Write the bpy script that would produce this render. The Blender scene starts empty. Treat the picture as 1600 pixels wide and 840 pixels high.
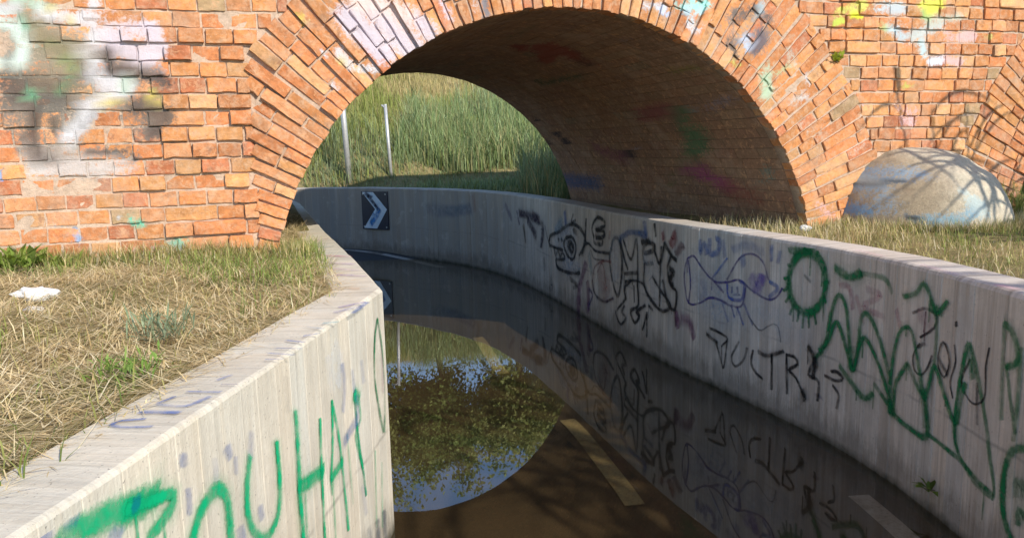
import bpy, math, random
import numpy as np
from mathutils import Matrix, Vector

random.seed(7)
rng = np.random.default_rng(7)
sc = bpy.context.scene
col = sc.collection

# ------------------------------------------------------------------ camera
EYE = 1.57
PITCH = math.radians(8.9)
ROLL = 0.025
cam_data = bpy.data.cameras.new('camera')
cam_data.sensor_width = 36.0
cam_data.lens = 27.0
cam_data.clip_start = 0.05
cam_data.clip_end = 2000.0
cam = bpy.data.objects.new('camera', cam_data)
col.objects.link(cam)
_f = Vector((0, math.cos(PITCH), -math.sin(PITCH)))
_r0 = Vector((1, 0, 0))
_u0 = Vector((0, math.sin(PITCH), math.cos(PITCH)))
_r = _r0 * math.cos(ROLL) - _u0 * math.sin(ROLL)
_u = _r0 * math.sin(ROLL) + _u0 * math.cos(ROLL)
cam.matrix_world = Matrix(((_r.x, _u.x, -_f.x, 0), (_r.y, _u.y, -_f.y, 0), (_r.z, _u.z, -_f.z, EYE), (0, 0, 0, 1)))
sc.camera = cam

# ------------------------------------------------------------------ sky, sun, exposure
SUN = Vector((0.674, -0.839, 0.65)).normalized()          # towards the sun
world = bpy.data.worlds.new('World')
sc.world = world
world.use_nodes = True
wn = world.node_tree
bg = wn.nodes['Background']
sky = wn.nodes.new('ShaderNodeTexSky')
sky.sky_type = 'NISHITA'
sky.sun_disc = False
sky.sun_elevation = math.asin(SUN.z)
sky.sun_rotation = math.atan2(SUN.x, SUN.y)
sky.air_density = 1.0
sky.dust_density = 0.2
sky.ozone_density = 3.0
wn.links.new(sky.outputs['Color'], bg.inputs['Color'])
bg.inputs['Strength'].default_value = 0.15
sd = bpy.data.lights.new('sun', 'SUN')
sd.energy = 3.4
sd.angle = math.radians(0.53)
sd.color = (1.0, 0.93, 0.82)
so = bpy.data.objects.new('sun', sd)
so.rotation_euler = SUN.to_track_quat('Z', 'Y').to_euler()
so.location = (20, -25, 25)
col.objects.link(so)
sc.view_settings.view_transform = 'Standard'
sc.view_settings.look = 'None'
sc.view_settings.gamma = 1.0
sc.view_settings.use_curve_mapping = False
sc.view_settings.exposure = 0.68
sc.render.engine = 'CYCLES'
sc.cycles.use_denoising = True
sc.cycles.max_bounces = 10
sc.cycles.diffuse_bounces = 5
sc.cycles.transparent_max_bounces = 48
sc.cycles.caustics_reflective = False
sc.cycles.caustics_refractive = False

# ------------------------------------------------------------------ traced paint, in wall coordinates (metres)
GR_RIGHT = {
 'graffiti_animal_head': [
  ([[21.719,0.78],[21.703,0.582],[21.61,0.411]],0.2377,(0.62,0.66,0.72),0.35),
  ([[22.004,0.667],[21.453,0.708]],0.1836,(0.62,0.66,0.72),0.3),
  ([[21.809,0.434],[21.32,0.436]],0.1085,(0.62,0.66,0.72),0.3),
  ([[22.209,0.602],[22.162,0.665],[21.898,0.729],[21.694,0.799],[21.496,0.841],[21.307,0.826],[21.171,0.769],[21.119,0.705]],0.0272,(0.015,0.014,0.016),0.9),
  ([[22.219,0.61],[22.19,0.56],[21.957,0.555],[21.794,0.554]],0.0249,(0.015,0.014,0.016),0.9),
  ([[22.062,0.543],[22.023,0.474],[21.933,0.529],[21.879,0.472],[21.805,0.527],[21.732,0.474],[22.005,0.433]],0.0227,(0.015,0.014,0.016),0.85),
  ([[22.015,0.432],[21.966,0.36],[21.763,0.347],[21.514,0.362],[21.297,0.399]],0.0277,(0.015,0.014,0.016),0.9),
  ([[21.574,0.712],[21.724,0.671],[21.752,0.601],[21.655,0.521],[21.509,0.499],[21.42,0.567],[21.416,0.664],[21.501,0.711],[21.574,0.712]],0.0234,(0.015,0.014,0.016),0.9),
  ([[21.576,0.663],[21.627,0.616],[21.531,0.57],[21.48,0.625],[21.552,0.657]],0.045,(0.015,0.014,0.016),0.85),
  ([[21.474,0.787],[21.379,0.772]],0.0529,(0.015,0.014,0.016),0.6),
  ([[21.927,0.658],[21.912,0.634]],0.0188,(0.015,0.014,0.016),0.8),
  ([[21.824,0.672],[21.81,0.649]],0.0186,(0.015,0.014,0.016),0.8),
  ([[21.113,0.921],[21.145,0.741],[21.231,0.591]],0.0256,(0.015,0.014,0.016),0.85),
  ([[21.315,0.564],[21.084,0.702],[20.871,0.659],[20.555,0.676]],0.0216,(0.015,0.014,0.016),0.8),
  ([[21.222,0.576],[21.149,0.741]],0.0428,(0.015,0.014,0.016),0.5),
  ([[21.713,0.938],[21.692,0.832]],0.0638,(0.05,0.14,0.42),0.5),
  ([[21.468,0.939],[21.52,0.855],[21.399,0.889]],0.0265,(0.015,0.014,0.016),0.6),
  ([[21.791,0.857],[22.0,0.737]],0.0748,(0.1,0.3,0.45),0.4),
  ([[21.042,0.599],[20.981,0.455]],0.0671,(0.12,0.3,0.36),0.3),
 ],
 'graffiti_hand': [
  ([[20.823,0.963],[20.928,0.898],[20.959,0.836],[20.91,0.774]],0.0246,(0.015,0.014,0.016),0.85),
  ([[20.823,0.963],[20.684,0.948],[20.646,0.902],[20.867,0.845]],0.024,(0.015,0.014,0.016),0.85),
  ([[20.867,0.845],[20.667,0.849],[20.687,0.804],[20.868,0.778]],0.0242,(0.015,0.014,0.016),0.85),
  ([[20.868,0.778],[20.726,0.778],[20.715,0.736],[20.869,0.723],[20.919,0.735]],0.0244,(0.015,0.014,0.016),0.85),
  ([[20.998,0.651],[20.914,0.586],[20.671,0.603]],0.0164,(0.015,0.014,0.016),0.5),
 ],
 'graffiti_black_lettering': [
  ([[20.51,0.724],[20.473,0.796],[20.401,0.827],[20.332,0.8],[20.288,0.668],[20.299,0.501],[20.363,0.35],[20.448,0.392],[20.52,0.523],[20.548,0.648],[20.51,0.724]],0.0246,(0.015,0.014,0.016),0.9),
  ([[20.408,0.819],[20.438,0.676],[20.411,0.497]],0.1074,(0.62,0.66,0.72),0.28),
  ([[20.321,0.822],[20.237,0.675],[20.171,0.602]],0.0254,(0.015,0.014,0.016),0.9),
  ([[20.263,0.828],[20.106,0.685],[20.006,0.855],[19.981,0.695],[19.981,0.498]],0.0218,(0.015,0.014,0.016),0.9),
  ([[20.321,0.828],[20.138,0.894],[19.921,0.907],[19.819,0.892]],0.036,(0.06,0.13,0.3),0.7),
  ([[19.863,1.01],[19.834,0.912]],0.0418,(0.05,0.14,0.42),0.5),
  ([[19.696,1.005],[19.674,0.915]],0.0203,(0.015,0.014,0.016),0.7),
  ([[19.862,0.762],[19.721,0.802],[19.69,0.846],[19.819,0.846],[19.885,0.772],[19.847,0.694],[19.715,0.708]],0.0236,(0.015,0.014,0.016),0.9),
  ([[19.906,0.84],[19.777,0.867]],0.0349,(0.015,0.014,0.016),0.8),
  ([[19.695,0.81],[19.61,0.72],[19.537,0.877]],0.0215,(0.015,0.014,0.016),0.9),
  ([[19.586,0.845],[19.602,0.635],[19.607,0.41]],0.0189,(0.015,0.014,0.016),0.9),
  ([[19.861,0.686],[19.861,0.518],[19.718,0.415],[19.561,0.379],[19.453,0.44],[19.575,0.516],[19.72,0.604]],0.0206,(0.015,0.014,0.016),0.85),
  ([[19.446,0.796],[19.496,0.699],[19.443,0.586],[19.37,0.551],[19.391,0.425],[19.484,0.446],[19.563,0.604]],0.0197,(0.015,0.014,0.016),0.85),
  ([[19.468,0.703],[19.41,0.687],[19.467,0.619],[19.42,0.59]],0.0328,(0.015,0.014,0.016),0.8),
  ([[19.542,0.874],[19.446,0.802],[19.378,0.775]],0.0262,(0.015,0.014,0.016),0.85),
  ([[19.391,0.427],[19.375,0.309]],0.0196,(0.015,0.014,0.016),0.7),
  ([[20.238,0.552],[19.981,0.597]],0.0249,(0.015,0.014,0.016),0.8),
  ([[20.288,0.654],[20.205,0.351]],0.0375,(0.015,0.014,0.016),0.45),
  ([[20.107,0.518],[20.239,0.428],[20.222,0.348],[20.378,0.234],[20.414,0.184],[20.316,0.12],[20.206,0.196],[20.291,0.224],[20.239,0.289]],0.0212,(0.015,0.014,0.016),0.9),
  ([[19.981,0.498],[19.974,0.34],[20.114,0.27],[20.037,0.191],[19.943,0.267],[20.012,0.28],[19.845,0.368]],0.0203,(0.015,0.014,0.016),0.9),
  ([[20.221,0.486],[20.075,0.523],[19.89,0.526],[19.802,0.451]],0.0188,(0.015,0.014,0.016),0.8),
  ([[20.049,0.487],[20.043,0.354]],0.0175,(0.015,0.014,0.016),0.8),
  ([[19.816,0.319],[19.815,0.13]],0.0184,(0.015,0.014,0.016),0.85),
  ([[19.816,0.306],[19.889,0.166]],0.0185,(0.015,0.014,0.016),0.85),
  ([[19.788,0.376],[19.718,0.358]],0.0181,(0.015,0.014,0.016),0.85),
  ([[19.832,0.689],[19.693,0.646],[19.638,0.455]],0.1514,(0.62,0.66,0.72),0.28),
 ],
 'graffiti_red_arcs': [
  ([[20.961,0.381],[20.895,0.513],[20.69,0.593],[20.519,0.609]],0.0194,(0.25,0.03,0.04),0.6),
  ([[20.961,0.381],[20.9,0.269],[20.676,0.242],[20.467,0.31]],0.0211,(0.06,0.03,0.05),0.75),
  ([[20.833,0.477],[20.71,0.568],[20.635,0.404]],0.0177,(0.25,0.03,0.04),0.45),
  ([[20.793,0.453],[20.597,0.396],[20.676,0.294]],0.1286,(0.5,0.25,0.25),0.25),
  ([[19.568,0.95],[19.555,0.903]],0.0266,(0.25,0.03,0.04),0.7),
  ([[19.415,0.959],[19.398,0.919],[19.448,0.879]],0.0583,(0.25,0.03,0.04),0.6),
  ([[19.294,0.89],[19.379,0.822]],0.0448,(0.12,0.03,0.05),0.6),
  ([[20.534,0.862],[20.553,0.804]],0.0311,(0.25,0.03,0.04),0.4),
 ],
 'graffiti_purple_drips': [
  ([[21.134,0.51],[21.228,0.386],[21.326,0.242],[21.357,0.025]],0.0785,(0.2,0.03,0.14),0.55),
  ([[21.093,0.344],[21.075,0.191],[21.101,0.06]],0.0598,(0.2,0.03,0.14),0.5),
  ([[21.051,0.289],[20.965,0.242],[21.064,0.131],[21.056,0.093]],0.0203,(0.07,0.05,0.22),0.7),
  ([[19.306,0.396],[19.201,0.381],[19.148,0.276]],0.0445,(0.2,0.03,0.14),0.4),
  ([[19.372,0.407],[19.348,0.303]],0.0391,(0.2,0.03,0.14),0.5),
  ([[22.186,0.204],[22.136,0.14],[22.22,0.09]],0.0784,(0.015,0.014,0.016),0.3),
  ([[21.59,0.297],[21.373,0.267],[21.495,0.222]],0.0359,(0.015,0.014,0.016),0.55),
  ([[23.215,0.821],[22.83,0.812],[22.432,0.746],[22.49,0.511]],0.062,(0.03,0.015,0.05),0.7),
  ([[22.944,0.753],[22.663,0.612]],0.0625,(0.03,0.015,0.05),0.7),
  ([[23.098,0.688],[23.025,0.502]],0.0429,(0.015,0.014,0.016),0.6),
  ([[22.761,0.839],[22.54,0.786]],0.0715,(0.03,0.015,0.05),0.65),
  ([[23.296,0.838],[23.223,0.693]],0.0328,(0.07,0.05,0.22),0.6),
  ([[22.345,0.754],[22.267,0.625],[22.149,0.503]],0.0196,(0.015,0.014,0.016),0.5),
  ([[22.409,0.381],[22.372,0.281]],0.0601,(0.015,0.014,0.016),0.3),
  ([[23.665,0.892],[23.467,0.735]],0.0562,(0.07,0.05,0.22),0.3),
  ([[24.6,0.97],[24.58,0.759]],0.0617,(0.25,0.03,0.04),0.2),
  ([[25.703,0.754],[25.236,0.727],[24.693,0.787]],0.1163,(0.05,0.16,0.3),0.3),
 ],
 'graffiti_purple_fish': [
  ([[19.235,0.806],[19.158,0.83],[19.071,0.77],[18.974,0.713],[18.893,0.695],[18.771,0.716],[18.665,0.743],[18.541,0.698],[18.402,0.671],[18.324,0.697],[18.275,0.757]],0.0115,(0.07,0.05,0.22),0.85),
  ([[19.235,0.806],[19.272,0.698],[19.243,0.54],[19.19,0.498],[19.089,0.523],[18.97,0.581],[18.856,0.585],[18.745,0.569],[18.639,0.591],[18.602,0.714]],0.0121,(0.07,0.05,0.22),0.85),
  ([[19.222,0.794],[19.193,0.637],[19.216,0.5]],0.0126,(0.07,0.05,0.22),0.75),
  ([[18.939,0.721],[18.793,0.862]],0.0118,(0.05,0.14,0.42),0.7),
  ([[18.95,0.71],[18.824,0.64]],0.0119,(0.07,0.05,0.22),0.7),
  ([[18.793,0.727],[18.67,0.877],[18.549,0.918],[18.449,0.88],[18.398,0.787]],0.0111,(0.07,0.05,0.22),0.65),
  ([[19.087,0.945],[19.085,0.861],[19.038,0.929],[19.013,0.865]],0.0304,(0.05,0.14,0.42),0.45),
  ([[18.98,0.963],[18.978,0.873],[18.887,0.891],[18.878,0.967],[18.912,0.97]],0.0296,(0.05,0.14,0.42),0.45),
  ([[18.844,0.963],[18.819,0.872]],0.0349,(0.05,0.14,0.42),0.4),
  ([[18.734,0.922],[18.591,0.964],[18.452,0.942]],0.0499,(0.05,0.14,0.42),0.3),
  ([[18.65,0.893],[18.627,0.843]],0.0393,(0.05,0.14,0.42),0.35),
  ([[18.378,0.987],[18.374,0.902]],0.0265,(0.05,0.14,0.42),0.45),
  ([[18.302,0.96],[18.318,0.897]],0.0262,(0.05,0.14,0.42),0.3),
  ([[18.554,0.776],[18.498,0.718],[18.456,0.797]],0.0603,(0.12,0.06,0.4),0.6),
  ([[18.388,0.776],[18.311,0.751],[18.384,0.689]],0.0213,(0.05,0.14,0.42),0.55),
  ([[18.788,0.7],[18.768,0.619],[18.64,0.628],[18.619,0.727],[18.665,0.733]],0.0171,(0.06,0.1,0.4),0.7),
  ([[18.742,0.687],[18.741,0.654]],0.0173,(0.07,0.05,0.22),0.8),
  ([[18.689,0.696],[18.683,0.663]],0.0171,(0.07,0.05,0.22),0.8),
  ([[18.725,0.643],[18.662,0.654]],0.0114,(0.07,0.05,0.22),0.8),
  ([[18.705,0.687],[18.704,0.633]],0.0801,(0.62,0.66,0.72),0.25),
  ([[18.844,0.581],[18.809,0.519],[18.774,0.464]],0.0153,(0.07,0.1,0.35),0.7),
  ([[18.745,0.572],[18.71,0.504]],0.015,(0.07,0.1,0.35),0.7),
  ([[18.685,0.572],[18.622,0.475]],0.0148,(0.07,0.1,0.35),0.7),
  ([[18.619,0.602],[18.533,0.494]],0.0146,(0.07,0.1,0.35),0.7),
  ([[18.575,0.538],[18.472,0.474],[18.396,0.51],[18.339,0.537],[18.298,0.524],[18.276,0.448]],0.0086,(0.015,0.014,0.016),0.7),
  ([[19.068,0.671],[19.019,0.607],[19.09,0.552]],0.0368,(0.07,0.05,0.22),0.25),
  ([[18.946,0.549],[18.922,0.525]],0.024,(0.07,0.05,0.22),0.4),
  ([[19.116,0.62],[18.855,0.552],[18.381,0.614]],0.1981,(0.62,0.66,0.72),0.34),
  ([[19.194,0.71],[18.861,0.785]],0.1821,(0.62,0.66,0.72),0.25),
  ([[18.284,0.558],[18.067,0.545]],0.1545,(0.62,0.66,0.72),0.25),
  ([[19.348,0.354],[19.213,0.352],[19.147,0.277]],0.0447,(0.2,0.03,0.14),0.35),
 ],
 'graffiti_ultras_lettering': [
  ([[18.965,0.378],[18.895,0.376],[18.777,0.353],[18.836,0.291]],0.0131,(0.015,0.014,0.016),0.85),
  ([[19.0,0.332],[18.964,0.321],[18.882,0.301]],0.0182,(0.015,0.014,0.016),0.7),
  ([[18.898,0.304],[18.832,0.179],[18.809,0.156],[18.777,0.346]],0.0131,(0.015,0.014,0.016),0.7),
  ([[18.66,0.359],[18.73,0.247],[18.693,0.194],[18.611,0.256],[18.58,0.338]],0.0161,(0.015,0.014,0.016),0.9),
  ([[18.523,0.338],[18.536,0.255],[18.486,0.205],[18.429,0.189]],0.0167,(0.015,0.014,0.016),0.9),
  ([[18.471,0.34],[18.388,0.339],[18.249,0.398]],0.0184,(0.015,0.014,0.016),0.95),
  ([[18.35,0.352],[18.342,0.149]],0.0173,(0.015,0.014,0.016),0.9),
  ([[18.221,0.387],[18.207,0.164]],0.0168,(0.015,0.014,0.016),0.9),
  ([[18.221,0.387],[18.152,0.389],[18.125,0.356],[18.195,0.304],[18.134,0.274],[18.063,0.192]],0.0165,(0.015,0.014,0.016),0.9),
  ([[18.077,0.218],[18.057,0.175]],0.0305,(0.015,0.014,0.016),0.8),
  ([[17.982,0.424],[18.034,0.324],[17.985,0.317],[17.945,0.302],[17.952,0.202]],0.0169,(0.015,0.014,0.016),0.9),
  ([[18.043,0.479],[17.99,0.421],[17.993,0.314]],0.0224,(0.015,0.014,0.016),0.85),
  ([[17.99,0.421],[17.971,0.38]],0.0297,(0.015,0.014,0.016),0.7),
  ([[17.9,0.355],[17.814,0.352],[17.756,0.381],[17.809,0.402],[17.85,0.39]],0.0163,(0.015,0.014,0.016),0.9),
  ([[17.833,0.321],[17.782,0.283],[17.796,0.21]],0.0162,(0.015,0.014,0.016),0.9),
 ],
 'graffiti_green_oval': [
  ([[17.924,0.846],[17.926,0.806],[17.937,0.767],[17.957,0.731],[17.984,0.7],[18.017,0.676],[18.053,0.661],[18.091,0.656],[18.128,0.662],[18.162,0.678],[18.19,0.704],[18.21,0.738],[18.222,0.777],[18.224,0.819],[18.216,0.861],[18.199,0.901],[18.174,0.934],[18.143,0.961],[18.108,0.978],[18.071,0.985],[18.034,0.982],[17.999,0.969],[17.969,0.947],[17.946,0.918],[17.931,0.884],[17.924,0.846]],0.0348,(0.0,0.17,0.055),0.9),
  ([[18.007,0.678],[17.988,0.613]],0.0158,(0.0,0.17,0.055),0.9),
  ([[18.052,0.658],[18.044,0.581]],0.016,(0.0,0.17,0.055),0.9),
  ([[18.09,0.652],[18.095,0.569]],0.0161,(0.0,0.17,0.055),0.9),
  ([[18.129,0.658],[18.141,0.595]],0.0163,(0.0,0.17,0.055),0.9),
  ([[18.176,0.683],[18.205,0.619]],0.0165,(0.0,0.17,0.055),0.9),
  ([[18.21,0.726],[18.243,0.684]],0.0166,(0.0,0.17,0.055),0.9),
  ([[18.227,0.773],[18.263,0.745]],0.0166,(0.0,0.17,0.055),0.9),
  ([[18.229,0.824],[18.262,0.812]],0.0166,(0.0,0.17,0.055),0.9),
  ([[18.209,0.891],[18.235,0.895]],0.0164,(0.0,0.17,0.055),0.9),
  ([[18.168,0.946],[18.188,0.966]],0.0162,(0.0,0.17,0.055),0.9),
  ([[18.097,0.984],[18.102,1.008]],0.0159,(0.0,0.17,0.055),0.9),
  ([[18.007,0.977],[17.995,0.999]],0.0156,(0.0,0.17,0.055),0.9),
  ([[17.94,0.918],[17.925,0.918]],0.0154,(0.0,0.17,0.055),0.9),
  ([[17.933,0.766],[17.913,0.743]],0.0154,(0.0,0.17,0.055),0.9),
  ([[18.222,0.974],[18.081,1.004],[18.031,1.024]],0.0299,(0.0,0.17,0.055),0.7),
  ([[18.094,0.857],[18.041,0.83]],0.0149,(0.1,0.15,0.15),0.5),
 ],
 'graffiti_green_waves': [
  ([[17.989,0.42],[17.909,0.516],[17.865,0.712],[17.815,0.799],[17.758,0.751],[17.719,0.581],[17.693,0.441],[17.649,0.563],[17.64,0.702],[17.595,0.749],[17.503,0.668],[17.397,0.479],[17.384,0.332]],0.021,(0.0,0.17,0.055),0.8),
  ([[17.949,0.478],[17.883,0.551],[17.82,0.657],[17.713,0.493],[17.677,0.449],[17.613,0.624],[17.492,0.535],[17.358,0.338]],0.0211,(0.0,0.17,0.055),0.8),
  ([[17.395,0.463],[17.373,0.634],[17.33,0.733],[17.259,0.742],[17.188,0.589],[17.137,0.481],[17.088,0.633],[17.034,0.575],[16.926,0.446],[16.897,0.561],[16.877,0.624]],0.0189,(0.0,0.17,0.055),0.8),
  ([[17.787,0.436],[17.705,0.386],[17.591,0.332],[17.523,0.375]],0.0229,(0.0,0.17,0.055),0.75),
  ([[17.384,0.332],[17.26,0.311],[17.111,0.319],[17.137,0.481]],0.0204,(0.0,0.17,0.055),0.8),
  ([[17.516,0.426],[17.346,0.329]],0.0199,(0.0,0.17,0.055),0.75),
  ([[17.113,0.334],[16.988,0.321],[16.869,0.308],[16.774,0.263],[16.664,0.261],[16.706,0.408],[16.754,0.554],[16.865,0.781],[16.904,0.672],[16.93,0.445],[16.89,0.332],[16.772,0.279],[16.669,0.266]],0.0173,(0.0,0.17,0.055),0.8),
  ([[17.278,0.592],[17.354,0.475],[17.359,0.354]],0.0192,(0.0,0.17,0.055),0.75),
  ([[17.278,0.592],[17.18,0.498],[17.137,0.481]],0.0185,(0.0,0.17,0.055),0.75),
  ([[17.851,0.929],[17.741,0.904],[17.657,0.935]],0.0367,(0.0,0.17,0.055),0.75),
  ([[17.657,0.935],[17.477,0.938],[17.416,0.884]],0.0216,(0.0,0.17,0.055),0.55),
  ([[17.33,0.881],[17.244,0.913],[17.195,0.963],[17.141,0.92],[17.096,0.855],[17.027,0.92]],0.0196,(0.0,0.17,0.055),0.8),
  ([[17.142,0.875],[17.064,0.869]],0.0345,(0.0,0.17,0.055),0.5),
  ([[17.096,0.855],[17.083,0.769],[17.088,0.633]],0.0192,(0.0,0.17,0.055),0.5),
  ([[17.703,0.549],[17.697,0.461]],0.0461,(0.0,0.17,0.055),0.4),
  ([[17.15,0.508],[17.121,0.362]],0.0356,(0.0,0.17,0.055),0.4),
  ([[16.874,0.765],[16.83,0.666]],0.0285,(0.0,0.17,0.055),0.45),
  ([[16.929,0.433],[16.9,0.342]],0.0333,(0.0,0.17,0.055),0.4),
 ],
 'graffiti_green_letters': [
  ([[16.673,0.911],[16.618,0.88],[16.59,0.796],[16.646,0.758]],0.0213,(0.0,0.17,0.055),0.85),
  ([[16.673,0.911],[16.668,0.78],[16.652,0.563]],0.02,(0.0,0.17,0.055),0.5),
  ([[16.577,0.843],[16.572,0.694],[16.579,0.512]],0.0211,(0.0,0.17,0.055),0.6),
  ([[16.646,0.758],[16.609,0.643],[16.573,0.54]],0.0164,(0.0,0.17,0.055),0.65),
  ([[16.505,0.509],[16.575,0.475],[16.612,0.38],[16.605,0.236],[16.552,0.155],[16.516,0.135]],0.0247,(0.0,0.17,0.055),0.9),
  ([[16.488,0.37],[16.544,0.371],[16.541,0.32]],0.0259,(0.0,0.17,0.055),0.8),
  ([[16.476,0.261],[16.523,0.276],[16.526,0.222]],0.0227,(0.0,0.17,0.055),0.8),
 ],
 'graffiti_black_scrawl': [
  ([[17.261,0.823],[17.17,0.862],[17.095,0.844],[17.105,0.794],[17.197,0.729]],0.0102,(0.015,0.014,0.016),0.85),
  ([[17.169,0.847],[17.175,0.759]],0.0094,(0.1,0.02,0.04),0.7),
  ([[17.212,0.83],[17.135,0.809]],0.0471,(0.45,0.2,0.25),0.35),
  ([[17.199,0.703],[17.239,0.638],[17.225,0.578],[17.174,0.57],[17.129,0.622],[17.109,0.673]],0.0095,(0.015,0.014,0.016),0.85),
  ([[17.21,0.684],[17.163,0.712]],0.0159,(0.015,0.014,0.016),0.8),
  ([[17.051,0.736],[17.066,0.655],[17.018,0.606],[16.988,0.677],[17.023,0.743],[17.051,0.736]],0.0091,(0.015,0.014,0.016),0.85),
  ([[17.061,0.671],[16.996,0.623]],0.0152,(0.015,0.014,0.016),0.6),
  ([[16.963,0.756],[16.949,0.688],[16.975,0.601],[16.952,0.542]],0.0089,(0.015,0.014,0.016),0.8),
  ([[16.859,0.727],[16.903,0.623],[16.83,0.562],[16.759,0.606],[16.763,0.727],[16.75,0.8]],0.0085,(0.015,0.014,0.016),0.85),
  ([[16.807,0.646],[16.789,0.492]],0.0123,(0.015,0.014,0.016),0.5),
  ([[16.962,0.849],[16.96,0.835]],0.0147,(0.015,0.014,0.016),0.8),
  ([[17.813,0.848],[17.737,0.852],[17.703,0.753]],0.0231,(0.45,0.2,0.25),0.4),
  ([[17.604,0.867],[17.497,0.853],[17.624,0.778],[17.463,0.76]],0.0262,(0.45,0.2,0.25),0.35),
  ([[17.681,0.819],[17.618,0.693]],0.0225,(0.45,0.2,0.25),0.3),
  ([[17.376,0.812],[17.343,0.738]],0.0249,(0.45,0.2,0.25),0.3),
  ([[17.978,0.229],[17.92,0.227]],0.0149,(0.07,0.05,0.22),0.3),
 ],
}
GR_LEFT = {
 'graffiti_green_lettering': [
  ([[15.141,0.985],[15.183,0.979],[15.25,0.963],[15.332,0.944],[15.399,0.931]],0.0432,(0.0,0.42,0.17),0.92),
  ([[15.31,0.949],[15.398,0.927],[15.45,0.913],[15.456,0.894],[15.435,0.88],[15.395,0.87],[15.361,0.863]],0.0224,(0.0,0.42,0.17),0.9),
  ([[15.511,0.783],[15.541,0.817],[15.588,0.838],[15.632,0.838],[15.663,0.809],[15.67,0.763],[15.668,0.698]],0.0239,(0.0,0.42,0.17),0.9),
  ([[15.792,0.846],[15.763,0.77],[15.765,0.694],[15.811,0.626],[15.868,0.606],[15.929,0.635],[15.951,0.707],[15.952,0.819]],0.0211,(0.0,0.42,0.17),0.9),
  ([[16.089,0.855],[16.088,0.757],[16.079,0.622],[16.081,0.471]],0.0217,(0.0,0.42,0.17),0.9),
  ([[16.27,0.768],[16.255,0.615],[16.244,0.383]],0.0164,(0.0,0.42,0.17),0.8),
  ([[16.081,0.632],[16.158,0.619],[16.273,0.6]],0.0296,(0.0,0.42,0.17),0.9),
  ([[16.387,0.785],[16.371,0.663],[16.335,0.546]],0.017,(0.0,0.42,0.17),0.9),
  ([[16.387,0.785],[16.427,0.661],[16.443,0.554],[16.468,0.304]],0.0165,(0.0,0.42,0.17),0.75),
  ([[16.335,0.546],[16.452,0.555]],0.0244,(0.0,0.42,0.17),0.85),
  ([[16.612,0.738],[16.617,0.673],[16.633,0.538],[16.66,0.439],[16.679,0.33]],0.0179,(0.0,0.3,0.14),0.85),
  ([[16.612,0.733],[16.656,0.702]],0.0353,(0.0,0.42,0.17),0.85),
  ([[16.658,0.711],[16.663,0.625],[16.601,0.588],[16.66,0.439]],0.0143,(0.0,0.42,0.17),0.7),
  ([[16.942,0.929],[16.894,0.865],[16.864,0.725],[16.898,0.586],[16.944,0.472]],0.0155,(0.0,0.17,0.055),0.85),
  ([[16.942,0.929],[16.982,0.808],[16.99,0.627],[16.96,0.466]],0.0158,(0.0,0.17,0.055),0.6),
  ([[16.818,0.441],[16.784,0.151]],0.0159,(0.0,0.42,0.17),0.35),
  ([[16.897,0.36],[16.859,0.112]],0.0164,(0.0,0.42,0.17),0.3),
  ([[16.512,0.628],[16.528,0.37]],0.0114,(0.0,0.42,0.17),0.35),
  ([[16.347,0.536],[16.34,0.341]],0.0107,(0.0,0.42,0.17),0.4),
  ([[16.119,0.595],[16.11,0.455]],0.0097,(0.0,0.42,0.17),0.4),
 ],
 'graffiti_blue_marks': [
  ([[15.505,0.968],[15.505,0.951]],0.0234,(0.05,0.14,0.42),0.434),
  ([[15.512,0.891],[15.512,0.876],[15.509,0.843]],0.0198,(0.05,0.14,0.42),0.372),
  ([[15.687,0.911],[15.698,0.887]],0.0263,(0.05,0.14,0.42),0.372),
  ([[15.629,0.907],[15.627,0.86]],0.0212,(0.05,0.14,0.42),0.186),
  ([[15.811,0.898],[15.794,0.842]],0.0234,(0.05,0.14,0.42),0.217),
  ([[15.722,0.873],[15.719,0.838]],0.0179,(0.05,0.14,0.42),0.186),
  ([[15.717,0.699],[15.722,0.669]],0.0272,(0.05,0.14,0.42),0.434),
  ([[15.827,0.699],[15.833,0.668]],0.024,(0.05,0.14,0.42),0.341),
  ([[15.109,1.011],[15.115,0.995]],0.0234,(0.05,0.14,0.42),0.372),
  ([[15.158,0.999],[15.183,0.995]],0.0184,(0.05,0.14,0.42),0.31),
  ([[15.261,0.928],[15.28,0.912]],0.0234,(0.05,0.14,0.42),0.31),
  ([[15.329,0.946],[15.343,0.946]],0.0245,(0.0,0.2,0.3),0.434),
  ([[16.502,0.872],[16.509,0.799],[16.482,0.723]],0.0256,(0.05,0.14,0.42),0.31),
  ([[16.597,0.821],[16.612,0.747]],0.0267,(0.05,0.14,0.42),0.217),
  ([[16.709,0.824],[16.719,0.749]],0.0277,(0.05,0.14,0.42),0.248),
  ([[16.475,0.614],[16.546,0.627],[16.621,0.639]],0.0329,(0.05,0.14,0.42),0.403),
  ([[16.629,0.719],[16.633,0.622]],0.0339,(0.05,0.14,0.42),0.248),
  ([[16.642,0.378],[16.661,0.269]],0.0348,(0.05,0.14,0.42),0.186),
  ([[16.794,0.164],[16.796,0.083]],0.0443,(0.01,0.05,0.1),0.372),
  ([[16.884,0.158],[16.889,0.033]],0.0381,(0.01,0.05,0.1),0.434),
  ([[16.688,0.193],[16.694,0.139]],0.0356,(0.01,0.05,0.1),0.248),
  ([[16.38,0.928],[16.387,0.863],[16.412,0.834]],0.0489,(0.8,0.85,0.9),0.279),
  ([[16.432,0.945],[16.487,0.898],[16.46,0.819]],0.0502,(0.8,0.85,0.9),0.217),
  ([[16.042,0.968],[16.04,0.878]],0.0262,(0.4,0.38,0.36),0.186),
  ([[16.979,0.76],[16.974,0.63]],0.0304,(0.5,0.2,0.35),0.155),
 ],
}
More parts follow.
